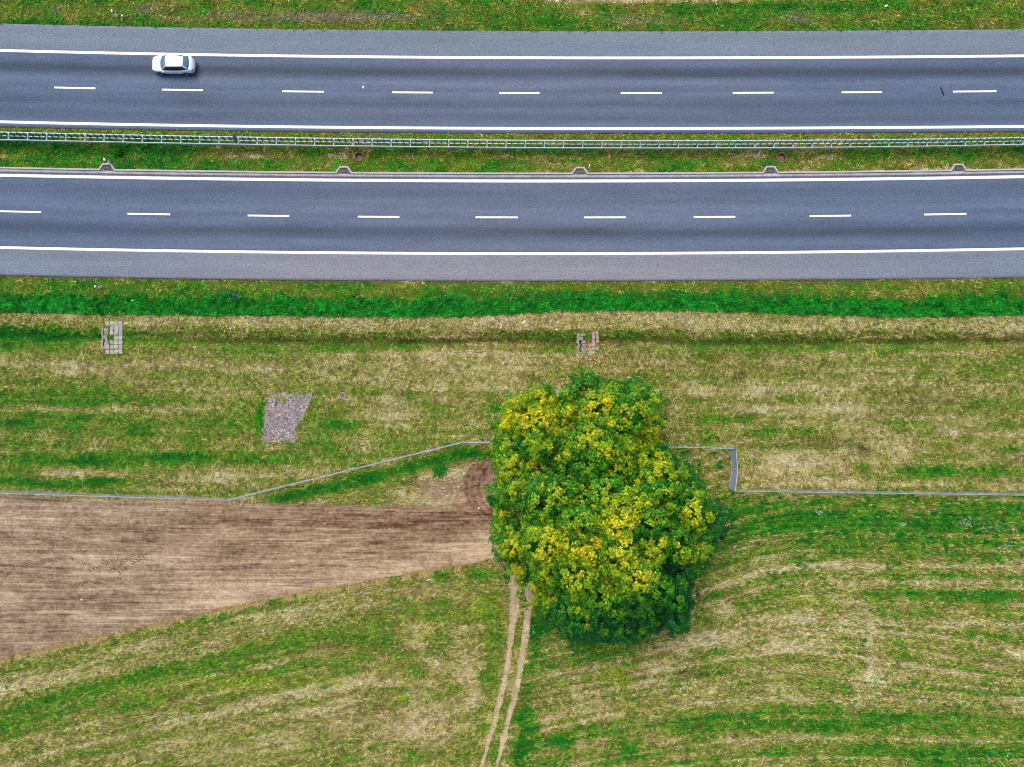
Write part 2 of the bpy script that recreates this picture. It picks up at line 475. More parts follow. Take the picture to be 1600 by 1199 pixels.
    c = c*(1 - lm) + lm*lin((140, 172, 18))
    bw = np.clip(brown, 0, .85)[..., None]
    c = c*(1 - bw) + bw*lin((84, 64, 34))
    so = (.85*np.exp(-((px-700)/48)**4 - ((py-768)/24)**4)*tri*sstep(.25,.6,mid+.25*wob))[..., None]
    c = c*(1 - so) + so*lin((186, 158, 130))
    ba = np.where(upper, np.clip(bare, 0, 1), 0)[..., None]
    c = c*(1 - ba) + ba*lin((150, 138, 118))
    wm = np.where(low, rim*sstep(.4,.62,wob)*.8, 0)[..., None]
    c = c*(1 - wm) + wm*lin((118, 104, 92))
    ol = (olive * np.exp(-((gg - .42)/.14)**2))[..., None]
    c = c*(1 - ol) + ol*lin((120, 124, 12))
    br = 0.72 + 0.56*vfine + 0.5*(fbm(px/9, py/6, 55, 2) - .5)
    c = c * br[..., None]
    return c, gg

def on_road(px, py, m=0.0):
    return ((py > U_N(px) - m) & (py < U_S(px) + m)) | ((py > L_K(px) - m) & (py < L_S(px) + m))
def in_dirt(px, py):
    e = 5*(fbm(px/14, py/14, 61, 3) - .5)
    return (py > DIRT_T(px) + e) & (py < DIRT_B(px) + e*1.4) & (px < 835)

PITS = ((560.5, 244, 5.6), (1222, 245.5, 6.0), (535, 618, 3.8))
def zfun(px, py, pits=True):
    """height of the land"""
    dd = py - DITCH(px)
    z = 0.10*(fbm(px/60, py/40, 71, 3) - .5) + 0.06*(fbm(px/14, py/12, 73, 2) - .5)
    fill = 1 - np.exp(-((np.asarray(px) - 178)/19.0)**6) - np.exp(-((np.asarray(px) - 921)/19.0)**6)
    z = z - 0.55*np.exp(-(dd/11.0)**2) * fill
    z = z - 0.25*np.exp(-((py - 0.5*(U_S(px) + L_K(px)) - 6)/14.0)**2)
    road = np.maximum(np.minimum(py - U_N(px), U_S(px) - py), np.minimum(py - L_K(px), L_S(px) - py))
    s = sstep(-14, -5, road)
    z = z*(1 - s) + s*(-0.07)
    if pits:
        for cx, cy, pr in PITS: z = z - .55*sstep(pr + 1.5, pr - .8, np.hypot(px - cx, py - cy))
    return z

# ------------------------------------------------------------------ ground
def axis(a, b, step, far):
    core = np.arange(a, b + step, step)
    out = [core[-1]]; s = step
    ext_hi = []
    p = core[-1]
    while p < far: s *= 1.5; p += s; ext_hi.append(p)
    ext_lo = []; p = core[0]; s = step
    while p > -far: s *= 1.5; p -= s; ext_lo.append(p)
    return np.concatenate([ext_lo[::-1], core, ext_hi])
def grid_faces(nx, ny):
    i = np.arange(nx*ny).reshape(ny, nx)
    return np.stack([i[:-1,:-1], i[1:,:-1], i[1:,1:], i[:-1,1:]], -1).reshape(-1, 4)
gx = axis(-110, 1710, 2.6, 9000); gy = axis(-90, 1290, 2.6, 9000)
PX, PY = np.meshgrid(gx, gy)
c, gg = cover(PX, PY)
soil = lin((104, 86, 58))
c = c*0.5 + 0.2*soil*(0.7 + .6*vnoise(PX/3, PY/3, 81))[..., None]  # tint darkened to paint shade into the gaps between tufts
V = np.stack([X(PX), Y(PY), zfun(PX, PY)], -1).reshape(-1, 3)
ground = np_mesh("ground", V, grid_faces(len(gx), len(gy)), M_ground, c.reshape(-1, 3)*ALB, smooth=True)
tag(ground, "grassy land on both sides of the motorway with mown strips and stubble", "ground", kind="structure")

# ------------------------------------------------------------------ carriageways
XS = np.concatenate([[-3500,-2000,-1000,-500,-250], np.arange(-120, 1730, 8.0), [1850,2100,2600,3600,5100]])
def strip(name, fa, fb, rows, zt, mat, colf, label, cat):
    """asphalt sheet between two measured lines, with edges that go down into the ground"""
    n = len(XS)
    tt = np.linspace(0, 1, rows)
    pys = fa(XS)[None, :]*(1 - tt[:, None]) + fb(XS)[None, :]*tt[:, None]
    pxs = np.repeat(XS[None, :], rows, 0)
    z = np.full_like(pys, zt)
    pys = np.vstack([pys[:1], pys, pys[-1:]]); pxs = np.vstack([pxs[:1], pxs, pxs[-1:]])
    z = np.vstack([z[:1] - .15, z, z[-1:] - .15]); t2 = np.concatenate([[0], tt, [1]])
    cc = colf(pxs, pys, np.repeat(t2[:, None], n, 1))
    Vv = np.stack([X(pxs), Y(pys), z], -1).reshape(-1, 3)
    o = np_mesh(name, Vv, grid_faces(n, rows + 2)[:, ::1], mat, cc.reshape(-1, 3)*ALB)
    return tag(o, label, cat, kind="structure")

def lane_col(bands, base=(91, 107, 131)):
    def f(px, py, t):
        b = np.ones_like(t)
        w = t + 0.03*(fbm(px/220, py/200, 91, 2) - .5)
        for cpos, wd, a in bands: b += a*np.exp(-((w - cpos)/wd)**2)
        b *= 1 + 0.30*(fbm(px/160, py/9, 93, 3) - .5) + 0.22*(fbm(px/300, py/3.5, 96, 3) - .5) + 0.16*(fbm(px/30, py/10, 95, 3) - .5)
        for sx, sy, rx, ry, a in ((614, 153, 20, 3, -.28), (300, 158, 40, 10, -.16), (1010, 118, 60, 8, -.1), (905, 366, 70, 9, -.12), (420, 330, 14, 3, -.14), (1230, 352, 9, 3, -.2), (1330, 160, 26, 4, -.12)):
            b += a*np.exp(-((px - sx)/rx)**2 - ((py - sy)/ry)**2)
        warm = (0.5 + 0.5*np.cos((px - 800)/800*math.pi*0.9)) * 0.35
        c = lin(base)[None, None]*(1 - warm[..., None]) + lin((116, 121, 135))*warm[..., None]
        return c * b[..., None]
    return f
def shoulder_col(px, py, t):
    b = 1 + 0.24*(fbm(px/160, py/7, 97, 3) - .5) - .10*np.exp(-((t - .22)/.07)**2)*(py > 380) + 0.12*(fbm(px/24, py/8, 99, 3) - .5)
    warm = np.clip((0.5 + 0.5*np.cos((px - 800)/800*math.pi*0.9)) * 0.7 * sstep(200, 420, py), 0, 1)
    c = lin((120, 132, 146))*(1 - warm[..., None]) + lin((148, 144, 152))*warm[..., None]
    return c*b[..., None]
off = lambda f, d: (lambda px: f(px) + d)
strip("road", U_L1, U_S, 30, 0.0, M_asphalt, lane_col([(.20,.08,-.46),(.34,.05,.16),(.62,.06,-.22),(.80,.06,-.14),(.93,.04,.24),(0,.03,.12),(.478,.004,.16)]),
      "far carriageway of dark asphalt with two lanes, the one with the car", "road")
strip("hard_shoulder", U_N, U_L1, 12, 0.0, M_asphalt, shoulder_col, "paler asphalt hard shoulder along the top edge of the far carriageway", "hard shoulder")
strip("road", off(L_L1, -4), L_L2, 30, 0.0, M_asphalt, lane_col([(.20,.07,-.16),(.42,.06,.14),(.72,.08,-.38),(.92,.05,.10),(.56,.04,.10),(.50,.004,.16)]),
      "near carriageway of dark asphalt with two empty lanes", "road")
strip("hard_shoulder", L_L2, L_S, 12, 0.0, M_asphalt, shoulder_col, "paler asphalt hard shoulder beside the green verge of the near carriageway", "hard shoulder")

def ribbon(name, f, wpx, mat, label, x0=-3400, x1=5000, z=0.004, xs=None):
    xs = XS[(XS >= x0) & (XS <= x1)] if xs is None else xs
    a = np.stack([X(xs), Y(f(xs) - wpx/2), np.full(len(xs), z)], -1)
    b = np.stack([X(xs), Y(f(xs) + wpx/2), np.full(len(xs), z)], -1)
    Vv = np.concatenate([a, b]); n = len(xs); i = np.arange(n - 1)
    F = np.stack([i, i + n, i + n + 1, i + 1], -1)
    o = np_mesh(name, Vv, F, mat)
    return tag(o, label, "road marking", kind="structure")
ribbon("edge_line", U_L1, 4.1, M_paint, "solid white edge line between far lanes and their hard shoulder")
ribbon("edge_line", U_L2, 4.1, M_paint, "solid white edge line just above the guard rail")
ribbon("edge_line", L_L1, 4.6, M_wornpaint, "slightly worn white edge line beside the concrete gutter")
ribbon("edge_line", L_L2, 4.1, M_paint, "solid white edge line between near lanes and their hard shoulder")
UD = [(-90,-26),(85,149),(253,317),(441,506),(613,676),(780,843),(970,1034),(1145,1209),(1315,1378),(1489,1557),(1665,1730)]
LD = [(-160,-95),(0,64),(199,266),(387,452),(559,624),(743,809),(913,978),(1084,1149),(1265,1330),(1444,1510),(1625,1690)]
for lst, f, nm in ((UD, U_D, "far"), (LD, L_D, "near")):
    for a, b in lst:
        o = ribbon("lane_marking", f, 2.7, M_paint, "white dash between the two lanes of the %s carriageway" % nm, xs=np.linspace(a, b, 6))
        o["group"] = "lane dashes on the %s carriageway" % nm

# gutter of small setts and kerb with its five recesses
def gut_col(px, py, t):
    joint = np.where((np.mod(px, 4.0) < 0.9), .8, 1.0)
    b = (0.85 + .35*vnoise(px/3.8, py/30, 103))*(1 + .3*(fbm(px/60, py/20, 105, 2) - .5))
    c = lin((172, 172, 178))*(1 - .58*sstep(.5, .68, t)[..., None])
    return c*(b)[..., None]
INLETS = [167.5, 537.5, 906, 1203.5, 1497]
XSG = XS
strip("gutter", off(L_K, 1.2), off(L_L1, -3.99), 5, 0.006, M_asphalt, gut_col, "pale sett gutter along the kerb of the near carriageway", "gutter")
kp = []
last = -2000
for ix in INLETS:
    seg = [x for x in np.arange(last, ix - 14, 24.0)]
    kp += [(x, float(L_K(x))) for x in seg]
    kp += [(ix - 12, float(L_K(ix - 12))), (ix - 6, float(L_K(ix)) - 9), (ix + 6, float(L_K(ix)) - 9), (ix + 12, float(L_K(ix + 12)))]
    last = ix + 26
kp += [(x, float(L_K(x))) for x in np.arange(last, 3600, 24.0)]
def polyband(pts, w, z0, z1):
    """mitred wall along a polyline of world points"""
    mb = MB(); n = len(pts)
    P = [Vector((p[0], p[1])) for p in pts]
    L, R = [], []
    for i, p in enumerate(P):
        d0 = (P[i] - P[i-1]).normalized() if i else (P[1] - P[0]).normalized()
        d1 = (P[i+1] - P[i]).normalized() if i < n-1 else d0
        t = (d0 + d1).normalized(); nn = Vector((-t.y, t.x)); m = w/2/max(.5, nn.dot(Vector((-d0.y, d0.x))))
        L.append(p + nn*m); R.append(p - nn*m)
    for i in range(n):
        for q, z in ((L[i], z0), (L[i], z1), (R[i], z1), (R[i], z0)): mb.v.append((q.x, q.y, z))
    for i in range(n - 1):
        for k in range(4):
            a, b = 4*i + k, 4*i + (k+1) % 4
            mb.f.append((a, b, b + 4, a + 4))
    mb.f.append((0, 1, 2, 3)); mb.f.append((4*n-1, 4*n-2, 4*n-3, 4*n-4))
    return mb
o = polyband([(float(X(x)), float(Y(y))) for x, y in kp], 0.17, -0.2, 0.13).build("kerb", M_conc, bevel=0.012)
tag(o, "pale concrete kerb with angular recesses between median and near carriageway", "kerb", kind="structure")

M_grate = mat_plain("worn iron grate", (112, 104, 100), rough=.7, var=.3, scale=9)
def make_inlet():
    r = empty("drain_inlet", (0, 0, 0))
    MB().prism([(-.72, -.02), (.72, -.02), (.40, .50), (-.40, .50)], -0.15, 0.02).build("apron", M_concdark, r)
    fr = MB()
    for cx, cy, dx, dy in ((0, .08, .66, .05), (0, .42, .66, .05), (-.305, .25, .05, .29), (.305, .25, .05, .29)): fr.box((cx, cy, .035), (dx, dy, .05))
    fr.build("grate_frame", M_iron, r)
    g = MB()
    for i in range(7): g.box((-.24 + i*.08, .25, .033), (.03, .29, .03))
    g.box((0, .25, .045), (.56, .03, .012))
    g.build("grate", M_grate, r)
    return r
inl_labels = ["drain inlet in the kerb recess below the red-banded post in the median",
 "drain inlet in the kerb recess just below and left of the brown median manhole",
 "drain inlet in the kerb recess beside the plain white post without a band",
 "drain inlet in the kerb recess below the manhole with stones round its lid",
 "drain inlet in the kerb recess farthest to the right, under a dry grass patch"]
proto = make_inlet()
for i, ix in enumerate(INLETS):
    r = proto if i == 0 else copy_tree(proto)
    r.location = (float(X(ix)), float(Y(L_K(ix) + .5)), 0.0)
    tag(r, inl_labels[i], "drain", "drain inlets along the kerb")

# ------------------------------------------------------------------ dirt field, turning place, wheel ruts
def sheet(name, px0, px1, py0, py1, step, inside, colf, mat, dz, label, cat, kind="structure", zextra=None):
    ax = np.arange(px0, px1 + step, step); ay = np.arange(py0, py1 + step, step)
    A, B = np.meshgrid(ax, ay)
    ins = inside(A, B)
    cc = colf(A, B)
    z = zfun(A, B) + dz
    if zextra is not None: z = z + zextra(A, B)
    F = grid_faces(len(ax), len(ay))
    keep = ins.ravel()[F].sum(1) >= 3
    F = F[keep]
    used = np.unique(F); remap = np.full(A.size, -1); remap[used] = np.arange(len(used))
    Vv = np.stack([X(A), Y(B), z], -1).reshape(-1, 3)[used]
    o = np_mesh(name, Vv, remap[F], mat, cc.reshape(-1, 3)[used]*ALB, smooth=True)
    return tag(o, label, cat, kind=kind)
DIRT_S = lin_i([(-400,768),(0,773),(100,778),(365,783),(640,790),(900,800)])
def dirt_t(px, py):
    t0, t1 = DIRT_S(px), DIRT_B(px)
    return np.clip((py - t0)/np.maximum(t1 - t0, 20), -.2, 1.2)
def dirt_streaks(px, py):
    t = dirt_t(px, py)
    w = np.interp(px, [0, 400, 800], [250, 170, 95])
    q = t*w + 8*(fbm(px/150, py/60, 111, 2) - .5)
    return t, fbm(px/170, q/3.4, 113, 4), fbm(px/50, q/1.7, 115, 3), q
def tread(px, py):
    """chevron tyre marks pressed into the dirt"""
    out = np.zeros_like(px)
    for pts in ([(0,893),(40,884),(80,875),(110,873),(135,881),(160,893)], [(110,917),(150,909),(190,905)], [(175,893),(200,872),(222,866)], [(185,898),(212,878),(230,868)],
                [(140,893),(160,882),(185,872)], [(330,870),(365,862),(400,856)]):
        xs = [p[0] for p in pts]; ys = [p[1] for p in pts]
        m = (px > xs[0]) & (px < xs[-1])
        d = py - np.interp(px, xs, ys)
        ph = np.mod(px + np.abs(d)*1.4, 4.6)
        out += m*np.exp(-(d/3.6)**4)*np.where(ph < 2.1, 1.0, -.25)
    return np.clip(out, -1, 1)
def turn_arc(px, py):
    r = np.hypot((px - 792)/1.0, (py - 762)/0.98)
    wv = np.zeros_like(px)
    for rr, wd in ((44, 3.0), (54, 3.5), (63, 3.2)): wv += np.exp(-((r - rr)/wd)**2)
    return wv*(px < 800)*(py < 815), r
def dirt_col(px, py):
    t, s1, s2, q = dirt_streaks(px, py)
    sweep = fbm((px + 2.2*py)/160, (py + .34*px - .00016*px*px)/3.6, 122, 3)
    b = .38*(sweep - .5)*sstep(250, 520, px) + 0.49 + .45*(s1 - .5) + .42*(s2 - .5)
    b += .5*(fbm(px/70, py/26, 117, 3) - .5)
    b -= .13*np.exp(-((t - .18)/.16)**2)*sstep(150, 330, px) + .20*np.exp(-((px-640)/110)**2 - ((py-820)/22)**2)
    b += .20*np.exp(-((t - .9)/.13)**2)*sstep(100, 420, px) + .15*np.exp(-((px - 740)/60)**2 - ((py - 850)/22)**2)
    w, r = turn_arc(px, py)
    inn = sstep(72, 62, r)*(py < 812)
    b = b*(1 - .6*inn) + .6*inn*.42 - .20*w
    b -= .20*sstep(.62, .74, fbm(px/240, q/1.25, 116, 2)) - .16*sstep(.66, .76, fbm(px/200, q/1.5, 118, 2))
    b -= .62*tread(px, py)
    b += .32*(vnoise(px/3.2, py/2.2, 119) - .5) + .3*(fbm(px/9, py/6, 120, 2)-.5)
    lo, mdl, hi = lin((84, 60, 40)), lin((160, 134, 106)), lin((214, 190, 156))
    bb = np.clip(b, 0, 1)[..., None]
    c = np.where(bb < .5, lo + (mdl - lo)*bb*2, mdl + (hi - mdl)*(bb - .5)*2)
    left = sstep(520, 80, px)[..., None]
    c = c*(1 + left*np.array([-.04, .01, .08]))
    plum = (inn*.6)[..., None]
    c = c*(1 - plum) + plum*c*np.array([.98, .88, 1.02])
    return c
def dirt_z(px, py):
    t, s1, s2, q = dirt_streaks(px, py)
    w, r = turn_arc(px, py)
    return 0.035*(s1 - .5) + .035*(s2 - .5) - .045*tread(px, py) - .05*np.clip(w, 0, 1) + .02*(vnoise(px/2.4, py/2.4, 121) - .5)
dirt = sheet("dirt_field", -300, 836, 700, 1100, 1.3, in_dirt, dirt_col, M_dirt, 0.09, "bare brown harrowed soil wedge with streaks and tyre marks, left of the tree", "field", zextra=dirt_z)

def track_d(px, py):
    e = 2.6*(fbm(px/9, py/16, 131, 3) - .5)
    w = np.interp(py, [860, 900, 925, 960, 1100, 1200], [18, 14, 8.0, 5.0, 4.0, 3.2])
    gap = fbm(px/40, py/22, 133, 2)
    d = np.minimum(np.abs(px - RUT1(py) + e), np.abs(px - RUT2(py) + e))
    return d - w*(0.85 + .7*gap) + 4.2*(vnoise(px*.9, py*.9, 139) - .5)
def in_track(px, py): return (track_d(px, py) < 0) & (py > 872)
def track_col(px, py):
    b = .62 + .8*(fbm(px/6, py/14, 135, 3) - .5) + .35*(vnoise(px/2, py/2, 137) - .5)
    bb = np.clip(b, 0, 1)[..., None]
    return lin((146, 124, 94))*(1 - bb) + lin((228, 206, 172))*bb
sheet("dirt_track", 690, 850, 872, 1330, 1.0, in_track, track_col, M_dirt, 0.05, "two sandy wheel ruts running down from the tree through green grass", "path")

# ------------------------------------------------------------------ gravel bed
GQ = [(421, 616), (488, 615), (474, 655), (460, 672), (461, 690), (410, 691), (414, 652)]
def in_poly(px, py, poly):
    ins = np.zeros(np.shape(px), bool); n = len(poly)
    for i in range(n):
        (x1, y1), (x2, y2) = poly[i], poly[(i+1) % n]
        cond = ((y1 > py) != (y2 > py)) & (px < (x2 - x1)*(py - y1)/(y2 - y1 + 1e-9) + x1)
        ins ^= cond
    return ins
def in_gravel(px, py):
    e = fbm(px/9, py/9, 141, 2) - .5; e2 = vnoise(px*7.7, py*7.7, 142) - .5
    return in_poly(px + 5*e + 4*e2, py + 5*e - 4*e2, GQ)
ico_v = None
def stones(name, P, R, C, mat, label, cat, kind="stuff", group=None):
    """many small angular stones as one mesh; P (n,3) centres, R radii, C colours"""
    global ico_v
    bm = bmesh.new(); bmesh.ops.create_icosphere(bm, subdivisions=1, radius=1)
    iv = np.array([v.co[:] for v in bm.verts]); fi = np.array([[v.index for v in f.verts] for f in bm.faces]); bm.free()
    n, k = len(P), len(iv)
    sc = R[:, None, None]*(0.65 + .7*rng.random((n, k, 1)))*np.stack([np.ones(n), .6 + .5*rng.random(n), .45 + .3*rng.random(n)], -1)[:, None, :]
    a = rng.random(n)*6.28
    ca, sa = np.cos(a), np.sin(a)
    vv = iv[None]*sc
    rx = vv[..., 0]*ca[:, None] - vv[..., 1]*sa[:, None]; ry = vv[..., 0]*sa[:, None] + vv[..., 1]*ca[:, None]
    Vv = np.stack([rx, ry, vv[..., 2]], -1) + P[:, None, :]
    F = (fi[None] + (np.arange(n)*k)[:, None, None]).reshape(-1, 3)
    o = np_mesh(name, Vv.reshape(-1, 3), F, mat, np.repeat(C, k, 0)*ALB)
    return tag(o, label, cat, group, kind)
def scatter(px0, px1, py0, py1, n, inside=None):
    a = px0 + (px1 - px0)*rng.random(n); b = py0 + (py1 - py0)*rng.random(n)
    if inside is not None:
        m = inside(a, b); a, b = a[m], b[m]
    return a, b
def on_land(a, b, dz=0.0): return np.stack([X(a), Y(b), zfun(a, b) + dz], -1)
sheet("gravel_base", 400, 500, 606, 700, 1.3, in_gravel, lambda a, b: lin((128, 108, 112))*(0.6 + .6*vnoise(a/2.2, b/2.2, 143))[..., None], M_dirt, 0.05,
      "trampled base of the pinkish gravel bed in the meadow", "gravel")
a, b = scatter(404, 494, 610, 696, 15000, in_gravel)
pal = lin(np.array([(196,184,192),(164,150,156),(136,128,146),(220,212,214),(172,146,138),(104,94,100),(178,164,152),(84,76,84)]))
stones("gravel", on_land(a, b, .06), .035 + .05*rng.random(len(a)), pal[rng.integers(0, len(pal), len(a))], M_stone, "pinkish grey crushed stone in a slanted rectangle on the meadow", "gravel")
# pebbles on the dirt
a, b = scatter(0, 830, 700, 1030, 1500, in_dirt)
m = rng.random(len(a)) < (0.25 + .75*sstep(.5, .65, fbm(a/50, b/30, 151, 2)))
a, b = a[m], b[m]
stones("pebbles", on_land(a, b, .12), .03 + .05*rng.random(len(a))**2, lin(np.array([(214,198,176)])).repeat(len(a), 0)*(.6 + .5*rng.random((len(a), 1))), M_stone, "pale pebbles strewn over the brown soil", "pebbles")
def single_stone(px, py, r, label):
    o = stones("stone", np.zeros((1, 3)), np.array([r]), lin(np.array([(236, 230, 220)])), M_stone, label, "stone", kind=None)
    p = W(px, py); p.z = float(zfun(np.array(px*1.), np.array(py*1.))) + .12
    o.location = p
single_stone(508, 818, .13, "pale stone alone in the middle of the brown soil")
single_stone(129, 937, .14, "white stone near the lower edge of the brown soil, lower left")
single_stone(748, 794, .12, "pale stone on the dark turning circle beside the tree")
single_stone(770, 838, .11, "pale stone at the right end of the brown soil, under the crown's edge")

# ------------------------------------------------------------------ grass
EXCL = []   # rectangles without tall grass: px0, px1, py0, py1
EXCL += [(161, 195, 502, 556), (905, 938, 516, 554)]
def bare_spot(a, b):
    thin = rng.random(len(a)) < .80
    m = on_road(a, b, 0.6) | in_dirt(a, b) | (in_gravel(a, b) & (rng.random(len(a)) < .93) & in_poly(445 + (a - 445)*1.09, 652 + (b - 652)*1.09, GQ)) | (in_track(a, b) & (rng.random(len(a)) < .86))
    for x0, x1, y0, y1 in EXCL: m |= (a > x0) & (a < x1) & (b > y0) & (b < y1) & thin
    for cx, cy, r in ((560.5, 244, 8.5), (1222, 245, 9), (535, 618, 6)): m |= np.hypot(a - cx, b - cy) < r
    m |= (np.exp(-((a-700)/48)**4 - ((b-768)/24)**4) > .4) & (a < 800) & (b > FENCE(a)) & (rng.random(len(a)) < .68)
    for ix in INLETS: m |= (np.abs(a - ix) < 11) & (b > L_K(ix) - 10) & (b < L_K(ix) + 4)
    return m
def blades(name, a, b, nb, length, width, label, cat, lean=(0.7, 1.35), jit=.5, k=1.3, orient=None):
    """tufts of nb blades at pixel positions (a, b)"""
    m = ~bare_spot(a, b); a, b = a[m], b[m]
    c, gg = cover(a, b, rng.normal(0, .12, len(a)))
    n = len(a)
    base = on_land(a, b, 0.0)
    base = np.repeat(base, nb, 0); N = n*nb
    base[:, :2] += rng.normal(0, .05, (N, 2))
    az = rng.random(N)*2*math.pi if orient is None else orient(np.repeat(a, nb), np.repeat(b, nb)) + rng.normal(0, .5, N) + math.pi*(rng.random(N) < .5)
    le = lean[0] + (lean[1] - lean[0])*rng.random(N)
    L = length*(0.55 + .9*rng.random(N))*np.repeat(.62 + .85*fbm(a/22, b/12, 179, 3), nb); Wd = width*(.6 + .8*rng.random(N))
    d = np.stack([np.sin(az)*np.sin(le), np.cos(az)*np.sin(le), np.cos(le)], -1)
    s = np.stack([np.cos(az), -np.sin(az), np.zeros(N)], -1)
    v0 = base - s*(Wd*.35)[:, None]; v1 = base + s*(Wd*.35)[:, None]
    midp = base + d*(L*.55)[:, None]
    v2 = midp + s*(Wd*.5)[:, None]; tip = base + d*L[:, None]; tip[:, 2] -= L*.12
    v3 = midp - s*(Wd*.5)[:, None]
    v0[:, 2] -= .02; v1[:, 2] -= .02
    Vv = np.stack([v0, v1, v2, tip, v3], 1).reshape(-1, 3)
    i = np.arange(N)*5
    F = np.concatenate([np.stack([i, i+1, i+2], -1), np.stack([i, i+2, i+4], -1), np.stack([i+4, i+2, i+3], -1)])
    bj = np.exp(rng.normal(0, jit, (n, 1)))
    cc = c*k*np.clip(bj, .22, 1.5)
    cc = np.repeat(cc, nb, 0)*np.exp(rng.normal(0, jit*.5, (N, 1)))*np.exp(rng.normal(0, .07, (N, 3)))
    cc = np.clip(cc, 0, .95)
    o = np_mesh(name, Vv, F, M_blade, np.repeat(cc, 5, 0)*ALB)
    return tag(o, label, cat, kind="stuff")
fr = (-50, 1650)
a, b = scatter(*fr, -50, 52, 15000, lambda a, b: b < U_N(a) - .3)
blades("verge_grass", a, b, 3, .30, .075, "green roadside grass above the far carriageway", "grass", jit=.36)
a, b = scatter(*fr, 195, 275, 15000, lambda a, b: (b > U_S(a) + .3) & (b < L_K(a) - 1.8))
blades("median_grass", a, b, 3, .26, .07, "grass of the median under and below the guard rail", "grass", jit=.36)
a, b = scatter(*fr, 425, 500, 14000, lambda a, b: (b > L_S(a) + .6) & (b < MOW(a)))
blades("verge_grass", a, b, 3, .28, .075, "olive grass between the near hard shoulder and the leafy green band", "grass", jit=.36)
a, b = scatter(*fr, 484, 790, 115000, lambda a, b: (b > MOW(a)) & (b < FENCE(a) + .5))
blades("meadow_grass", a, b, 3, .29, .055, "dry mown grass between the verge and the fence", "grass")
a, b = scatter(*fr, 685, 1250, 180000, lambda a, b: (b > FENCE(a) + .5))
def row_dir(a, b):
    sl = np.where(a < 800, math.atan(.25), np.where(a < 1250, math.atan(np.clip((1290 - 1100)*.0011, 0, .3)), 0.0))
    return math.pi/2 - sl
blades("field_grass", a, b, 3, .28, .055, "stubble and weeds of the fields south of the fence", "grass", orient=row_dir)

# leafy herbs, broad leaves over the lower verge and here and there
def herbs(name, a, b, label, cat, size=.17, hgt=.32, cols=None):
    m = ~bare_spot(a, b); a, b = a[m], b[m]
    n = len(a)
    P = on_land(a, b, 0.0); P[:, 2] += .05 + hgt*rng.random(n)*np.clip(2.6*fbm(a/5, b/5, 161, 2) - .75, .05, 2)
    az = rng.random(n)*6.28; tl = rng.normal(0, .45, n)
    u = np.stack([np.cos(az)*np.cos(tl), np.sin(az)*np.cos(tl), np.sin(tl)], -1)
    w = np.stack([-np.sin(az), np.cos(az), rng.normal(0, .3, n)], -1)
    L = size*(.6 + .8*rng.random(n))[:, None]
    Vv = np.stack([P - u*L*.5, P + w*L*.34 - u*L*.05, P + u*L*.5, P - w*L*.34 - u*L*.05], 1).reshape(-1, 3)
    F = np.arange(n*4).reshape(-1, 4)
    c = cols(a, b) * np.exp(rng.normal(0, .42, (n, 1))) * np.exp(rng.normal(0, .08, (n, 3)))
    o = np_mesh(name, Vv, F, M_blade, np.repeat(np.clip(c, 0, .9), 4, 0)*ALB)
    return tag(o, label, cat, kind="stuff")
def herb_area(a, b):
    dm = MOW(a) - b
    lim = 25 + 42*(fbm(a/22, b/60, 47, 3) - .5)
    return (dm > -1.5 + 2*(fbm(a/8, b/8, 163, 2) - .5)) & (dm < lim + 5*(vnoise(a/5, b/5, 165) - .5)*2)
a, b = scatter(*fr, 440, 500, 150000, lambda a, b: herb_area(a, b) & (b > L_S(a) + 8))
def herb_col(a, b):
    t = np.clip(fbm(a/9, b/7, 167, 3)*1.8 - .4, 0, 1)[:, None]
    q = np.clip(fbm(a/70, b/30, 168, 2)*2 - .6, 0, 1)[:, None]
    return (lin((4, 96, 22))*(1-t) + lin((34, 176, 48))*t)*(1 - .35*q) + .35*q*lin((30, 150, 20))
herbs("verge_plants", a, b, "dense bright green leafy plants along the lower verge", "plants", cols=herb_col)
def greens(a, b):
    c, g = cover(a, b)
    return (g > .72) & (rng.random(len(a)) < .6) & ~herb_area(a, b)
a, b = scatter(*fr, -50, 1250, 160000, greens)
wc = np.concatenate([np.stack(scatter(1040, 1640, 785, 1230, 520), -1), np.stack(scatter(-20, 780, 930, 1230, 190, lambda a, b: b > DIRT_B(a) + 12), -1), np.stack(scatter(0, 1600, 560, 760, 110), -1)])
wc = wc[rng.random(len(wc)) < .25 + .75*sstep(.42, .6, fbm(wc[:, 0]/80, wc[:, 1]/40, 177, 2))]
wi = np.repeat(np.arange(len(wc)), 16); wr = 1.2 + 2.6*rng.random(len(wc))
a = np.concatenate([a, wc[wi, 0] + rng.normal(0, 1, len(wi))*wr[wi]]); b = np.concatenate([b, wc[wi, 1] + rng.normal(0, 1, len(wi))*wr[wi]*.8])
herbs("weeds", a, b, "broad-leaved green weeds scattered through the grass", "plants", size=.16, hgt=.2,
      cols=lambda a, b: lin((10, 104, 22))*(1 - vnoise(a/9, b/9, 171)[:, None]) + lin((62, 160, 20))*vnoise(a/9, b/9, 171)[:, None])
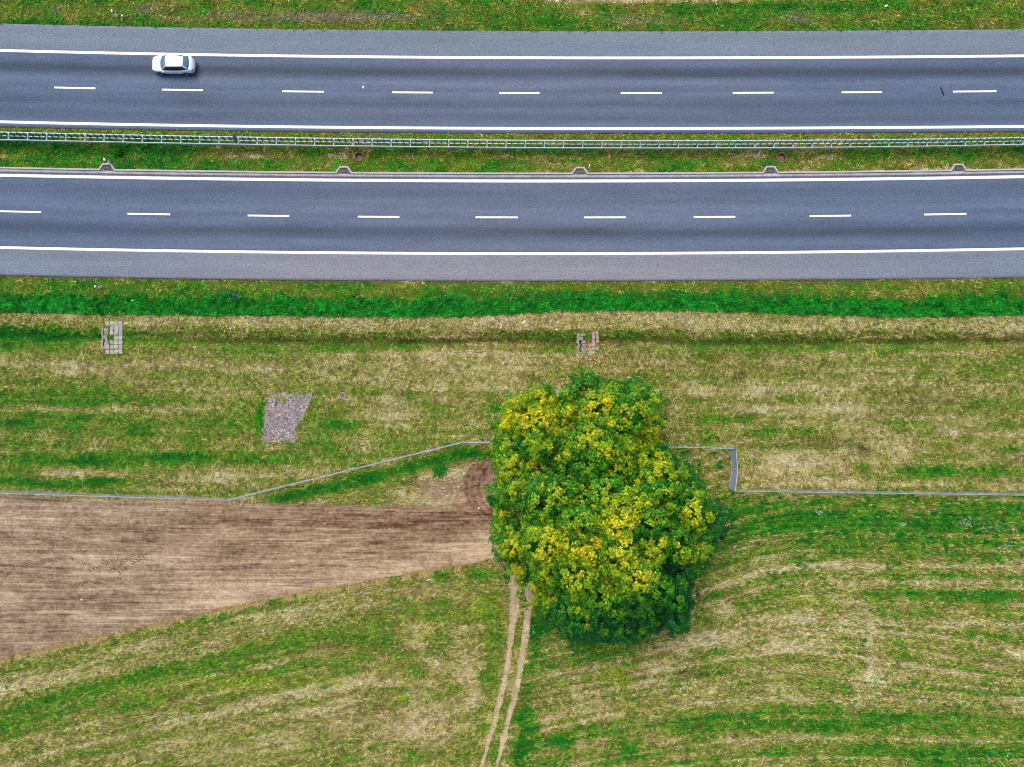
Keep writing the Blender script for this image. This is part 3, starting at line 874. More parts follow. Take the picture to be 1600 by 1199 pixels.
# straw rim along the lower edge of the dirt and along the left fence
a = np.concatenate([-40 + 760*rng.random(8200)]); b = DIRT_B(a) + 2 + rng.normal(0, 2.6, len(a)) + 5*(fbm(a/16, a/50, 173, 2) - .5)
a2 = 90 + 290*rng.random(2200); b2 = np.interp(a2, [90, 380], [776, 784]) + rng.normal(0, 1.8, len(a2))
a, b = np.concatenate([a, a2]), np.concatenate([b, b2])
def straw(name, a, b, label):
    m = fbm(a/11, b/30, 175, 2) + .25*rng.random(len(a)) > .56; a, b = a[m], b[m]
    n = len(a); P = on_land(a, b, .08); az = rng.normal(0, .6, n)
    d = np.stack([np.sin(az)*.8, np.cos(az)*.8*np.sign(rng.random(n) - .3), .35 + .3*rng.random(n)], -1)
    L = (.2 + .35*rng.random(n))[:, None]; s = np.stack([np.cos(az), -np.sin(az), az*0], -1)*.035
    Vv = np.stack([P - s, P + s, P + d*L], 1).reshape(-1, 3)
    c = lin((226, 196, 134))*np.exp(rng.normal(0, .4, (n, 1))); c = np.clip(c, 0, .9)
    o = np_mesh(name, Vv, np.arange(n*3).reshape(-1, 3), M_blade, np.repeat(c, 3, 0)*ALB)
    return tag(o, label, "straw", kind="stuff")
straw("straw", a, b, "dry straw fringe along the edges of the brown soil")
# fallen leaves round the tree, white flowers at the right
def flakes(name, a, b, size, col, label, cat, h=.12):
    n = len(a); P = on_land(a, b, 0); P[:, 2] += h + .12*rng.random(n)
    az = rng.random(n)*6.28; u = np.stack([np.cos(az), np.sin(az), rng.normal(0, .3, n)], -1); w = np.stack([-np.sin(az), np.cos(az), rng.normal(0, .3, n)], -1)
    L = (size*(.6 + .7*rng.random(n)))[:, None]
    Vv = np.stack([P - u*L*.6, P + w*L*.45, P + u*L*.6, P - w*L*.45], 1).reshape(-1, 3)
    c = np.clip(col[rng.integers(0, len(col), n)]*np.exp(rng.normal(0, .2, (n, 1))), 0, .95)
    o = np_mesh(name, Vv, np.arange(4*n).reshape(-1, 4), M_blade, np.repeat(c, 4, 0)*ALB)
    return tag(o, label, cat, kind="stuff")
a, b = scatter(600, 1250, 560, 1150, 9000, lambda a, b: rng.random(len(a)) < .55*np.exp(-((np.hypot((a - 930)/1.0, (b - 800)/1.15) - 150)/85)**2))
flakes("fallen_leaves", a, b, .13, lin(np.array([(224,150,50),(206,124,60),(226,190,70),(190,110,70)])), "orange and yellow fallen leaves on the grass around the tree", "leaves")
cl = [(1510,812,14,7),(1540,826,12,8),(1585,826,10,6),(1558,822,8,5),(1572,850,14,8),(1562,858,8,6),(1590,857,8,5),(1410,820,4,3),(1279,802,5,3),(1520,1186,30,10),(1570,1180,20,12),(1415,1190,10,5),(1500,815,10,5)]
aa = np.concatenate([rng.normal(cx, rx*.6, 16) for cx, cy, rx, ry in cl]); bb = np.concatenate([rng.normal(cy, ry*.7, 16) for cx, cy, rx, ry in cl])
flakes("white_flowers", aa, bb, .105, lin(np.array([(236,236,240),(214,216,226)])), "small white flowers in loose clusters near the right edge of the field", "flowers", h=.2)

# two yellow-green tufts growing on the gravel bed, round bush below the fence
def plant(name, px, py, r, h, n, cols, label, cat):
    p = W(px, py); p.z = float(zfun(np.array(px*1.), np.array(py*1.)))
    th = rng.random(n)*6.28; rr = np.minimum(np.abs(rng.normal(0, .52*r, n)), 1.35*r); zz = h*np.sqrt(np.clip(1 - (rr/(1.4*r))**2, 0.05, 1))*(.35 + .65*rng.random(n))
    C0 = np.stack([rr*np.cos(th), rr*np.sin(th), zz], -1)
    az = rng.random(n)*6.28; tl = rng.normal(0, .5, n)
    u = np.stack([np.cos(az)*np.cos(tl), np.sin(az)*np.cos(tl), np.sin(tl)], -1); w = np.stack([-np.sin(az), np.cos(az), rng.normal(0, .4, n)], -1)
    L = (.13*(.6 + .8*rng.random(n)))[:, None]
    Vv = np.stack([C0 - u*L*.6, C0 + w*L*.4, C0 + u*L*.6, C0 - w*L*.4], 1).reshape(-1, 3)
    c = np.clip(cols[rng.integers(0, len(cols), n)]*np.exp(rng.normal(0, .25, (n, 1))), 0, .9)
    root = empty(name, p)
    np_mesh("foliage", Vv, np.arange(4*n).reshape(-1, 4), M_blade, np.repeat(c, 4, 0)*ALB, parent=root)
    st = MB()
    for k in range(6):
        q = 2*math.pi*k/6
        st.tube([(0, 0, -.05), (r*.5*math.cos(q), r*.5*math.sin(q), h*.55)], [.012, .006], 5)
    st.build("stem", M_bark, root)
    return tag(root, label, cat)
plant("plant", 432.5, 623.5, .22, .35, 160, lin(np.array([(178,186,44),(150,170,40)])), "yellow-green tuft on the gravel, the one nearer the left corner", "plant")
plant("plant", 444, 624, .26, .38, 200, lin(np.array([(186,196,50),(160,176,44)])), "yellow-green tuft on the gravel, the slightly bigger right one", "plant")
plant("bush", 687.5, 733.5, .72, .42, 900, lin(np.array([(20,140,20),(50,160,30),(20,120,26)])), "round deep green bush below the slanted fence", "bush")
plant("bush", 183, 236, .62, .6, 900, lin(np.array([(10,104,16),(24,126,22),(60,130,20)])), "low dark green bush in the median above the red-banded post", "bush")

# ------------------------------------------------------------------ manholes and paved culverts
def manhole(px, py, r, deep, label, lid_mat, ring_mat, offc=(0, 0)):
    z = float(zfun(np.array(px*1.), np.array(py*1.), False))
    o = empty("manhole", (float(X(px)), float(Y(py)), z))
    MB().lathe([(r*.76, -.5), (r*.76, .13), (r, .13), (r, -.4)], n=28).build("ring", ring_mat, o, bevel=.01)
    l = MB().lathe([(0.001, deep + .02), (r*.58, deep + .02), (r*.62, deep), (r*.62, deep - .08), (0.001, deep - .08)], c=(offc[0], offc[1], 0), n=28)
    for k in range(4): l.bar((-r*.5, -r*.45 + k*r*.3, deep + .026), (r*.5, -r*.45 + k*r*.3, deep + .026), .03, .02)
    l.build("lid", lid_mat, o)
    MB().lathe([(0.001, deep - .1), (r*.755, deep - .1)], n=28).build("pit_floor", M_hole, o)  # near-black disc paints the shaft's shade around the lid
    return tag(o, label, "manhole")
M_ringdk = mat_plain("soil stained concrete", (128, 106, 84), rough=.95, var=.3, scale=6)
manhole(560.5, 244, .50, -.16, "manhole with a dull brown lid sunk in a dark ring, left one in the median", M_rust, M_ringdk, (-0.02, -.07))
manhole(1222, 245.5, .54, -.12, "manhole with a brown lid and crumbled rim, right one in the median", M_rust, M_ringdk, (0.02, -.06))
M_redlid = mat_plain("reddish lid", (156, 100, 94), rough=.85, var=.2, scale=9)
manhole(535, 618, .34, .11, "small manhole with red-brown lid and pale ring beside the gravel bed", M_redlid, M_conc)

def culvert(label, px0, py0, cols, rows, cell, missing, mat, jitter, slot):
    cx, cy = px0 + cols*cell/2, py0 + rows*cell*1.08/2
    zc = 0.0
    root = empty("paved_culvert", (float(X(cx)), float(Y(cy)), 0))
    mb = MB(); r = random.Random(int(px0))
    for j in range(rows):
        for i in range(cols):
            if (i, j) in missing: continue
            qx, qy = px0 + (i + .5)*cell, py0 + (j + .5)*cell*1.08
            zz = float(zfun(np.array(qx), np.array(qy)))
            t = Matrix.Rotation(r.gauss(0, .05*jitter), 3, 'X') @ Matrix.Rotation(r.gauss(0, .05*jitter), 3, 'Y')
            mb.box((float(X(qx)) - float(X(cx)) + r.gauss(0, .01*jitter), float(Y(qy)) - float(Y(cy)) + r.gauss(0, .01*jitter), zz + .06),
                   (cell*S*(.97 - .1*jitter*r.random()), cell*S*1.08*(.97 - .1*jitter*r.random()), .12), r.gauss(0, .04*jitter), t)
    mb.build("paving_slabs", mat, root, bevel=.02)
    h = MB(); s0 = MB()
    x = (slot[0] - cx)*S
    n = 6; 
    for k in range(n):
        qy = slot[1] + (slot[2] - slot[1])*(k + .5)/n
        zz = float(zfun(np.array(slot[0]), np.array(qy)))
        h.box((x - .17 + r.gauss(0, .03*jitter), float(Y(qy)) - float(Y(cy)), zz + .05), (.14 + .06*r.random()*jitter, (slot[2] - slot[1])*S/n*.97, .22))
        s0.box((x - .02, float(Y(qy)) - float(Y(cy)), zz + .02), (.15, (slot[2] - slot[1])*S/n, .06))
        h.box((x + .24 + r.gauss(0, .05*jitter), float(Y(qy)) - float(Y(cy)), zz + .04), (.34 + .1*r.random(), (slot[2] - slot[1])*S/n*(.98 - .12*jitter*r.random()), .16), r.gauss(0, .06*jitter))
    h.build("headwall", M_rubble, root, bevel=.015)
    s0.build("slot", M_hole, root)  # flat black strip, the shade of a recess put into its colour
    return tag(root, label, "culvert")
M_rubble = mat_plain("rough concrete", (160, 154, 146), rough=.95, var=.5, scale=9)
M_slab = mat_plain("grey paving slabs", (172, 170, 158), rough=.9, var=.4, scale=4)
M_slabpink = mat_plain("broken pinkish slabs", (176, 156, 142), rough=.9, var=.35, scale=6)
culvert("grey slab paving across the ditch with a black slot, at the left", 165.2, 502, 4, 7, 6.8, {(0,2),(0,3),(0,4),(1,3),(0,1)}, M_slab, 1.3, (162.4, 513, 546))
culvert("broken pinkish slab paving across the ditch above the tree", 913, 517.5, 4, 6, 5.8, {(0,1),(0,2),(0,3),(1,1),(1,2),(0,0),(1,0),(0,4),(0,5),(3,3),(3,5)}, M_slabpink, 2.6, (906.8, 521, 553))

# ------------------------------------------------------------------ guard rail in the median
HR = 0.75
def gpt(f, px, z): return W(px, float(f(px)), z)
guard = empty("guard_rail", (0, float(Y(R_N(800))), 0))
G0 = Vector(guard.location)
tag(guard, "pale steel double guard rail with green anti-glare fins along the median", "guard rail")
GX = np.arange(-160, 1770, 15.0)
def rail_mesh(f, zc, ht, th, wave=True):
    mb = MB(); prof = []
    if wave:
        for t, o_ in ((-.5,.35),(-.34,1.),(-.16,1.),(0,.15),(.16,1.),(.34,1.),(.5,.35)): prof.append((o_*th/2, t*ht))
        prof += [(-p[0]*.4 - .02, p[1]) for p in prof[::-1]]
    else:
        prof = [(th/2, -ht/2), (th/2, ht/2), (-th/2, ht/2), (-th/2, -ht/2)]
    n = len(prof); pts = [gpt(f, float(x), zc) - G0 for x in GX]
    for p in pts:
        for oy, oz in prof: mb.v.append((p.x, p.y + oy, p.z + oz))
    for i in range(len(pts) - 1):
        for k in range(n):
            a, b = i*n + k, i*n + (k+1) % n
            mb.f.append((a, b, b + n, a + n))
    return mb
rail_mesh(R_N, HR, .31, .16).build("beam", M_steel, guard)
rail_mesh(R_S, HR, .31, .12).build("beam", M_steel, guard)
R_C = lambda px: R_N(px)*.58 + R_S(px)*.42
rail_mesh(R_C, HR + .06, .06, .07, False).build("centre_rail", M_steel, guard)
first = None
post_x = np.arange(165.5 - 30*11, 1760, 29.85)
for x in post_x:
    x = float(x)
    a, b = gpt(R_N, x, HR) - G0, gpt(R_S, x, HR) - G0
    if first is None:
        mb = MB(); L = (a - b).length
        mb.box((0, 0, HR + .11), (.11, L + .05, .10))
        mb.box((0, L*.5 - .10, HR/2 - .15), (.12, .06, HR + .3)); mb.box((0, -L*.5 + .09, HR/2 - .15), (.12, .06, HR + .3))
        first = mb.build("post", M_steel, guard); q = first
    else:
        q = first.copy(); COL.objects.link(q); q.parent = guard
    m = (a + b)/2; q.location = (m.x, m.y, 0)
# fins stand on the far beam; those near the frame's sides lean most in the picture
fx = np.arange(143.5 - 10*16, 1620, 9.95)
order = sorted(range(len(fx)), key=lambda i: -abs(fx[i] - 800))
vis = [i for i in order if -8 < fx[i] < 1608]
solo = set(vis[:100])
def fin_shape(mb, p, flip):
    rz = math.radians(-14)
    mb.box((p[0], p[1], HR + .09 + .33), (.045, .21, .66), rz)
    mb.box((p[0], p[1], HR + .11), (.05, .16, .03), rz)
rest = MB(); protos = {}
for i, x in enumerate(fx):
    x = float(x); flip = x > 800
    p = W(x, float(R_C(x)) - .6, HR) - G0
    if i in solo:
        if flip not in protos:
            mb = MB(); fin_shape(mb, (0, 0), flip); protos[flip] = q = mb.build("anti_glare_fin", M_green, guard)
        else:
            q = protos[flip].copy(); COL.objects.link(q); q.parent = guard
        q.location = (p.x, p.y, 0)
    else: fin_shape(rest, p, flip)
q = rest.build("anti_glare_fins", M_green, guard); q["kind"] = "stuff"

# small sign in the median, warning sign on the verge
def zl(px, py): return float(zfun(np.array(px*1.), np.array(py*1.)))
sg = empty("road_sign", (float(X(374.5)), float(Y(224.5)), zl(374.5, 224.5)))
MB().tube([(0, 0, -.3), (0, 0, 1.9)], .035, 10).build("post", M_steeldk, sg)
sg_pl = MB().box((0.0, .12, 1.35), (.03, .62, .95)); sg_pl.build("plate", M_signback, sg, bevel=.01)
MB().bar((.03, 0, .75), (.75, -.45, .2), .05, .05).build("brace", M_steel, sg)
tag(sg, "dark blue-grey upright sign standing in the guard rail", "sign")

sg = empty("road_sign", (float(X(379)), float(Y(465)), zl(379, 465)))
MB().tube([(0, 0, -.3), (0, 0, 2.35)], .04, 10).build("post", M_steel, sg)
tri = MB()
pts = [(-.56, 1.55), (.56, 1.55), (.10, 2.45), (-.10, 2.45)]
for x_ in (-.05, -.075):
    for p in pts: tri.v.append((x_, p[0], p[1]))
tri.f += [(0, 1, 2, 3), (7, 6, 5, 4), (0, 4, 5, 1), (1, 5, 6, 2), (2, 6, 7, 3), (3, 7, 4, 0)]
tri.build("plate", M_signback, sg)
br = MB()
for z_ in (1.8, 2.1): br.box((-.035, 0, z_), (.03, .5, .05))
br.build("bracket", M_steeldk, sg)
tag(sg, "grey-backed warning sign on a pole in the grass of the lower verge", "sign")

# delineator posts
def delineator(px, py, h, label, band=True, tilt=(0, 0), foot=False, w=.12):
    o = empty("delineator_post", (float(X(px)), float(Y(py)), zl(px, py)))
    o.rotation_euler = (tilt[0], tilt[1], 0)
    mb = MB().prism([(-w*.5, -w), (w*.4, -w*.8), (w*.6, 0), (w*.4, w*.8), (-w*.5, w)], -.2, h)
    mb.build("post", M_white, o, bevel=.012)
    if band: MB().prism([(-w*.5 - .006, -w - .006), (w*.4 + .006, -w*.8 - .006), (w*.6 + .006, 0), (w*.4 + .006, w*.8 + .006), (-w*.5 - .006, w + .006)], h*.60, h*.82).build("reflector_band", M_red, o)
    if foot: MB().lathe([(.001, .10), (.20, .10), (.24, .04), (.24, -.1)], n=16).build("foot", M_concdark, o)
    return tag(o, label, "road post")
delineator(184, 25.6, 1.15, "leaning white post with red band in the grass above the far shoulder")
delineator(190.5, 30.8, .55, "short pinkish-white stub with red band next to the tall post above the far shoulder", tilt=(-.4, .5))
delineator(172, 254.5, 1.15, "white post with red band in the median above the drain recess")
delineator(919.8, 263, 1.1, "plain white post in the median beside the middle drain recess", band=False, w=.09)
delineator(157, 449.8, 1.0, "white post on a grey foot in the lower verge, left of the warning sign", foot=True)

# small litter and marks
def litter(px, py, size, mat, label, cat="litter", rz=.4, thick=.03):
    z = .012 if on_road(np.array(px*1.), np.array(py*1.)) else zl(px, py) + .22
    mb = MB(); s = size
    P = [(-s, -.3*s), (-.2*s, -.5*s), (.8*s, -.35*s), (s, .25*s), (.2*s, .5*s), (-.7*s, .4*s)]
    mb.prism(P, 0, thick)
    o = mb.build("litter", mat); o.location = (float(X(px)), float(Y(py)), z); o.rotation_euler = (.15, -.1, rz)
    return tag(o, label, cat)
litter(818, 504, .19, M_white, "larger white scrap on the dry grass below the lower verge")
litter(830, 504.5, .09, M_white, "tiny white scrap right of a larger one on the dry grass")
litter(1383, 11, .17, M_white, "white scrap in the dark green grass at the top right", rz=.5)
litter(1362, 41, .07, M_white, "tiny white scrap close to the far shoulder at the right")
litter(567.5, 136.5, .14, M_white, "thin white scrap on the asphalt of the far lanes", rz=1.3)
litter(209, 470, .10, M_white, "white scrap on the leafy band, left of the warning sign")
litter(119, 441, .09, M_white, "white scrap near the shoulder at the far left of the lower verge")
litter(782, 977, .16, M_iron, "dark scrap in the grass left of the wheel ruts")
st = empty("rubber_strip", (float(X(1472)), float(Y(143.5)), .01))
st.name = "rubber_strip"
MB().tube([tuple(W(1469, 137) - W(1472, 143.5) + Vector((0, 0, .03))), tuple(W(1471.3, 141) - W(1472, 143.5) + Vector((0, 0, .03))), tuple(W(1472.6, 144.5) - W(1472, 143.5) + Vector((0, 0, .03))), tuple(W(1474.6, 149.5) - W(1472, 143.5) + Vector((0, 0, .03)))], [.03, .045, .06, .03], 6).build("strip", M_stick, st)
tag(st, "thin black rubber strip lying on the far lanes at the right", "debris")

# ------------------------------------------------------------------ fence and gate
HF = 1.95
HW = 1.6
def fence(pts_px, label, step=2.6):
    P = [Vector((float(X(x)), float(Y(y)), 0)) for x, y in pts_px]
    root = empty("wire_fence", P[0])
    O = P[0]
    posts = []; 
    for i in range(len(P) - 1):
        d = P[i+1] - P[i]; n = max(1, round(d.length/step))
        for k in range(n): posts.append(P[i] + d*(k/n))
    posts.append(P[-1])
    mb = MB(); mb.tube([(0, 0, -.2), (0, 0, HW + .05)], .032, 8); mb.box((0, 0, HW + .06), (.08, .08, .03))
    pm = mb.build("post", M_wire, root)
    for i, p in enumerate(posts):
        q = pm if i == 0 else pm.copy()
        if i: COL.objects.link(q); q.parent = root
        q.location = p - O
    for i in range(len(posts) - 1):
        a, b = posts[i] - O, posts[i+1] - O
        mb = MB()
        d = b - a; rz = math.atan2(d.y, d.x); L = d.length
        for j in range(7):
            z = .06 + (HW - .08)*j/6
            mb.box((a.x + d.x/2, a.y + d.y/2, z), (L - .06, .012, .012), rz)
        nv = max(2, int(L/.25))
        for k in range(1, nv):
            c_ = a + d*(k/nv); mb.box((c_.x, c_.y, HW/2 + .02), (.006, .008, HW - .1), rz)
        mb.build("mesh_panel", M_wire, root)
        tp = MB().bar(a + Vector((0, 0, HW)), b + Vector((0, 0, HW)), .034, .034); tp.build("top_rail", M_steel, root)
    return tag(root, label, "fence")
fence([(-260, 760), (0, 766.5), (365, 778), (725, 689.5), (775, 690), (1000, 695.5), (1139, 699)], "long wire fence along the brown soil, up the slope and behind the tree", step=3.0)
fence([(1139.6, 764), (1600, 770.5), (1900, 774)], "straight wire fence right of the gate along the stubble field", step=3.0)
def gate_leaf(a, b, root):
    lf = None
    d = b - a; rz = math.atan2(d.y, d.x); L = d.length
    f = MB()
    f.box((a.x + d.x/2, a.y + d.y/2, HF - .03), (L, .06, .06), rz); f.box((a.x + d.x/2, a.y + d.y/2, .10), (L, .06, .06), rz)
    for t in (.02, .98): f.box((a.x + d.x*t, a.y + d.y*t, HF/2 + .03), (.06, .065, HF - .16), rz)
    lf = f.build("gate_leaf", M_steel, root)
    s = MB()
    for j in range(15):
        s.box((a.x + d.x/2, a.y + d.y/2, .2 + (HF - .33)*j/14), (L*.93, .02, .045), rz)
    for k in range(1, 12):
        s.box((a.x + d.x*k/12, a.y + d.y*k/12, HF/2 + .03), (.018, .03, HF - .2), rz)
    s.build("bars", M_wire, lf)
    return lf
gt = empty("metal_gate", (float(X(1140.5)), float(Y(731)), 0))
GO = Vector(gt.location)
gp = [Vector((float(X(x)), float(Y(y)), 0)) - GO for x, y in ((1140.8, 700.5), (1143.2, 731), (1139.4, 763.2))]
gate_leaf(gp[0], gp[1], gt); gate_leaf(gp[1] + Vector((0, -.03, 0)), gp[2], gt)
for p in (gp[0] + Vector((0, .06, 0)), gp[2] - Vector((0, .06, 0))):
    MB().box((p.x, p.y, HF/2), (.10, .10, HF + .15)).build("gate_post", M_steeldk, gt)
tag(gt, "double-leaf grey barred gate between the two fences right of the tree", "gate")

# ------------------------------------------------------------------ tree
OUT = [(915,578),(930,590),(965,598),(1008,597),(1022,622),(1016,642),(1036,656),(1022,680),(1012,700),(1045,712),(1088,735),(1098,772),(1126,796),(1130,828),(1114,862),(1084,892),(1070,935),(1076,965),(1064,998),
       (1040,980),(1022,985),(985,1008),(955,998),(930,1003),(900,1000),(880,985),(852,962),(842,930),(822,912),(800,895),(776,862),(780,815),(765,772),(776,732),(770,700),(780,655),(800,632),(828,612),(854,597),(858,630),(866,644),(878,640),(876,606),(894,597)]
OA = np.array(OUT, float)
def edge_dist(px, py):
    P0, P1 = OA, np.roll(OA, -1, 0)
    d = np.full(np.shape(px), 1e9)
    for a_, b_ in zip(P0, P1):
        ab = b_ - a_; t = np.clip(((px - a_[0])*ab[0] + (py - a_[1])*ab[1])/(ab @ ab), 0, 1)
        d = np.minimum(d, np.hypot(px - a_[0] - t*ab[0], py - a_[1] - t*ab[1]))
    return d
ZT, ZE = 15.5, 3.6
def crown_z(px, py):
    d = np.clip(edge_dist(px, py)/150.0, 0, 1)
    base = ZE + (ZT - ZE)*np.sqrt(np.clip(1 - (1 - d)**2, 0, 1))**.9
    return base + 3.4*(fbm(px/55, py/55, 201, 2) - .5)*sstep(0, .3, d)
rng = np.random.default_rng(23)
cand = []
tries = 0
while tries < 9000:
    tries += 1
    p = np.array([760 + 380*rng.random(), 572 + 442*rng.random()])
    if not in_poly(p[0], p[1], OUT): continue
    if edge_dist(p[0], p[1]) < 9: continue
    if all((p[0] - q[0])**2 + (p[1] - q[1])**2 > 25**2 for q in cand): cand.append(p)
cand = np.array(cand)
zc = crown_z(cand[:, 0], cand[:, 1]) + np.clip(rng.normal(0, 1.25, len(cand)), -2.4, 1.5)
rc = 1.25 + .75*rng.random(len(cand)); gap = (rng.random(len(cand)) < .17) & (edge_dist(cand[:, 0], cand[:, 1]) > 30)
rc = np.minimum(rc, (edge_dist(cand[:, 0], cand[:, 1])*S*.9 + .15))
per = np.linalg.norm(np.roll(OA, -1, 0) - OA, axis=1); cum = np.concatenate([[0], np.cumsum(per)])
tq = np.arange(0, cum[-1], 8.5); OC = np.vstack([OA, OA[:1]])
ring = np.stack([np.interp(tq, cum, OC[:, 0]), np.interp(tq, cum, OC[:, 1])], -1)
ring = ring + (np.array([935, 795]) - ring)*(.025 + .085*rng.random((len(tq), 1))) + rng.normal(0, 2.0, ring.shape)
zr = ZE + 2.2*rng.random(len(tq)) + 2.5*np.clip(fbm(ring[:, 0]/40, ring[:, 1]/40, 207, 2), 0, 1)
layers = [(cand[~gap], zc[~gap], rc[~gap], 1.0), (ring, zr, .38 + .42*rng.random(len(tq)), 1.0)]
for dz, keep in ((2.6, .75), (5.2, .6), (8.0, .45)):
    m = (zc - dz > 2.8) & (rng.random(len(cand)) < keep)
    layers.append((cand[m] + rng.normal(0, 6, (m.sum(), 2)), zc[m] - dz + rng.normal(0, .5, m.sum()), 1.2 + .6*rng.random(m.sum()), .4))
CT = []; CR = []; CY = []; CQ = []
for P2, z2, r2, q in layers:
    f = 1 - z2/H
    CT.append(np.stack([X(P2[:, 0])*f, Y(P2[:, 1])*f, z2], -1)); CR.append(r2); CQ.append(np.full(len(r2), q))
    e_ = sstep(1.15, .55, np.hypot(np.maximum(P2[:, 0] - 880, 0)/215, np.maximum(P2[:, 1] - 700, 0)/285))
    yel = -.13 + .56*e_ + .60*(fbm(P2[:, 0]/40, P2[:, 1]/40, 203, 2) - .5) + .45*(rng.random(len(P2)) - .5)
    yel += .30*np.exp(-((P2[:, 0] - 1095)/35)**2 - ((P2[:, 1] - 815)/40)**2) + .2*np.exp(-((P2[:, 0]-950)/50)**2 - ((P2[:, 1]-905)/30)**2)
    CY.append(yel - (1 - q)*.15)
CT = np.concatenate(CT); CR = np.concatenate(CR); CY = np.concatenate(CY); CQ = np.concatenate(CQ)
# clumps -> twig clusters -> leaves
ns = np.maximum(9, (36*(CR/1.4)**2*np.where(CQ > .9, 1.15, .7)).astype(int))
ci = np.repeat(np.arange(len(CT)), ns)
n1 = len(ci)
u = rng.normal(0, 1, (n1, 3)); u[:, 2] = np.abs(u[:, 2])*1.0 - .25; u /= np.linalg.norm(u, axis=1)[:, None]
rad = CR[ci]*(.62 + .42*rng.random(n1))
TC = CT[ci] + u*rad[:, None]*np.array([1.05, 1.05, .85])
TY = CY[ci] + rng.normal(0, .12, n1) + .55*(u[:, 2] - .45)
nl = 26
ti = np.repeat(np.arange(n1), nl); n2 = len(ti)
o3 = rng.normal(0, 1, (n2, 3)); o3 /= np.linalg.norm(o3, axis=1)[:, None]
LP = TC[ti] + o3*(.37*rng.random(n2)**.5)[:, None]*np.array([1, 1, .7])
nrm = .8*u[ti] + .8*o3 + np.array([0, 0, .55]); nrm /= np.linalg.norm(nrm, axis=1)[:, None]
az = rng.normal(0, 1, (n2, 3)); tu = np.cross(nrm, az); tu /= np.linalg.norm(tu, axis=1)[:, None]; tv = np.cross(nrm, tu)
Ls = (.112*(.65 + .7*rng.random(n2)))[:, None]
droop = nrm*Ls*.25
LV = np.stack([LP - tu*Ls*.9, LP - tv*Ls*.75 - droop*.2, LP + tu*Ls - droop, LP + tv*Ls*.75 - droop*.2], 1).reshape(-1, 3)
yy = np.clip(TY[ti] + rng.normal(0, .085, n2), -.35, 1.15)
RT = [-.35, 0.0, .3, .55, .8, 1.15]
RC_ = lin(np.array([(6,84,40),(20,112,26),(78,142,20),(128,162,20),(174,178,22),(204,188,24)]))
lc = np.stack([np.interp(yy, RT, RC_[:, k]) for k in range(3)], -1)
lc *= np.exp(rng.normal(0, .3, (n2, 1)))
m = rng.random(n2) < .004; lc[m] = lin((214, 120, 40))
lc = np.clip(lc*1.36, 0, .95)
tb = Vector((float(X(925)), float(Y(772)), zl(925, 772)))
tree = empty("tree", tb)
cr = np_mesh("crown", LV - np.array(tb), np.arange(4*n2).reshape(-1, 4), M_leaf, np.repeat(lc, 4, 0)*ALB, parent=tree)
tag(tree, "big broad tree with yellow-green autumn crown between the dirt wedge and the fence gate", "tree")
MB().tube([(0, 0, -.4), (0, 0, .3), (.05, .02, 2.2), (.0, -.05, 4.6), (.1, .1, 7.5), (.0, .3, 10.5)], [.62, .5, .42, .36, .24, .10], 14).build("trunk", M_bark, tree, smooth=True)
tops = [i for i in range(len(cand))]
sel = []
for i in rng.permutation(len(cand)):
    if all(np.hypot(*(cand[i] - cand[j])) > 62 for j in sel) and not gap[i]: sel.append(i)
for i in sel:
    f_ = 1 - zc[i]/H
    e = Vector((float(X(cand[i][0]))*f_, float(Y(cand[i][1]))*f_, float(zc[i]))) - tb; e.z -= .6
    z0 = 2.2 + 4.6*min(1, max(0, (e.z - 3)/12)); s0 = Vector((0, 0, z0))
    mid = s0.lerp(e, .5) + Vector((0, 0, .8 + .5*random.random())); m1 = s0.lerp(mid, .5) + Vector((random.uniform(-.2, .2), random.uniform(-.2, .2), .3))
    mb = MB().tube([s0, m1, mid, mid.lerp(e, .6) + Vector((random.uniform(-.3, .3), random.uniform(-.3, .3), .2)), e], [.19, .15, .11, .06, .025], 8)
    for k in range(4):
        t = .45 + .13*k; q = s0.lerp(e, t) + Vector((0, 0, .5))
        mb.tube([q, q + Vector((random.uniform(-1.6, 1.6), random.uniform(-1.6, 1.6), random.uniform(.2, 1.2)))], [.05, .015], 5)
    mb.build("branch", M_bark, tree, smooth=True)

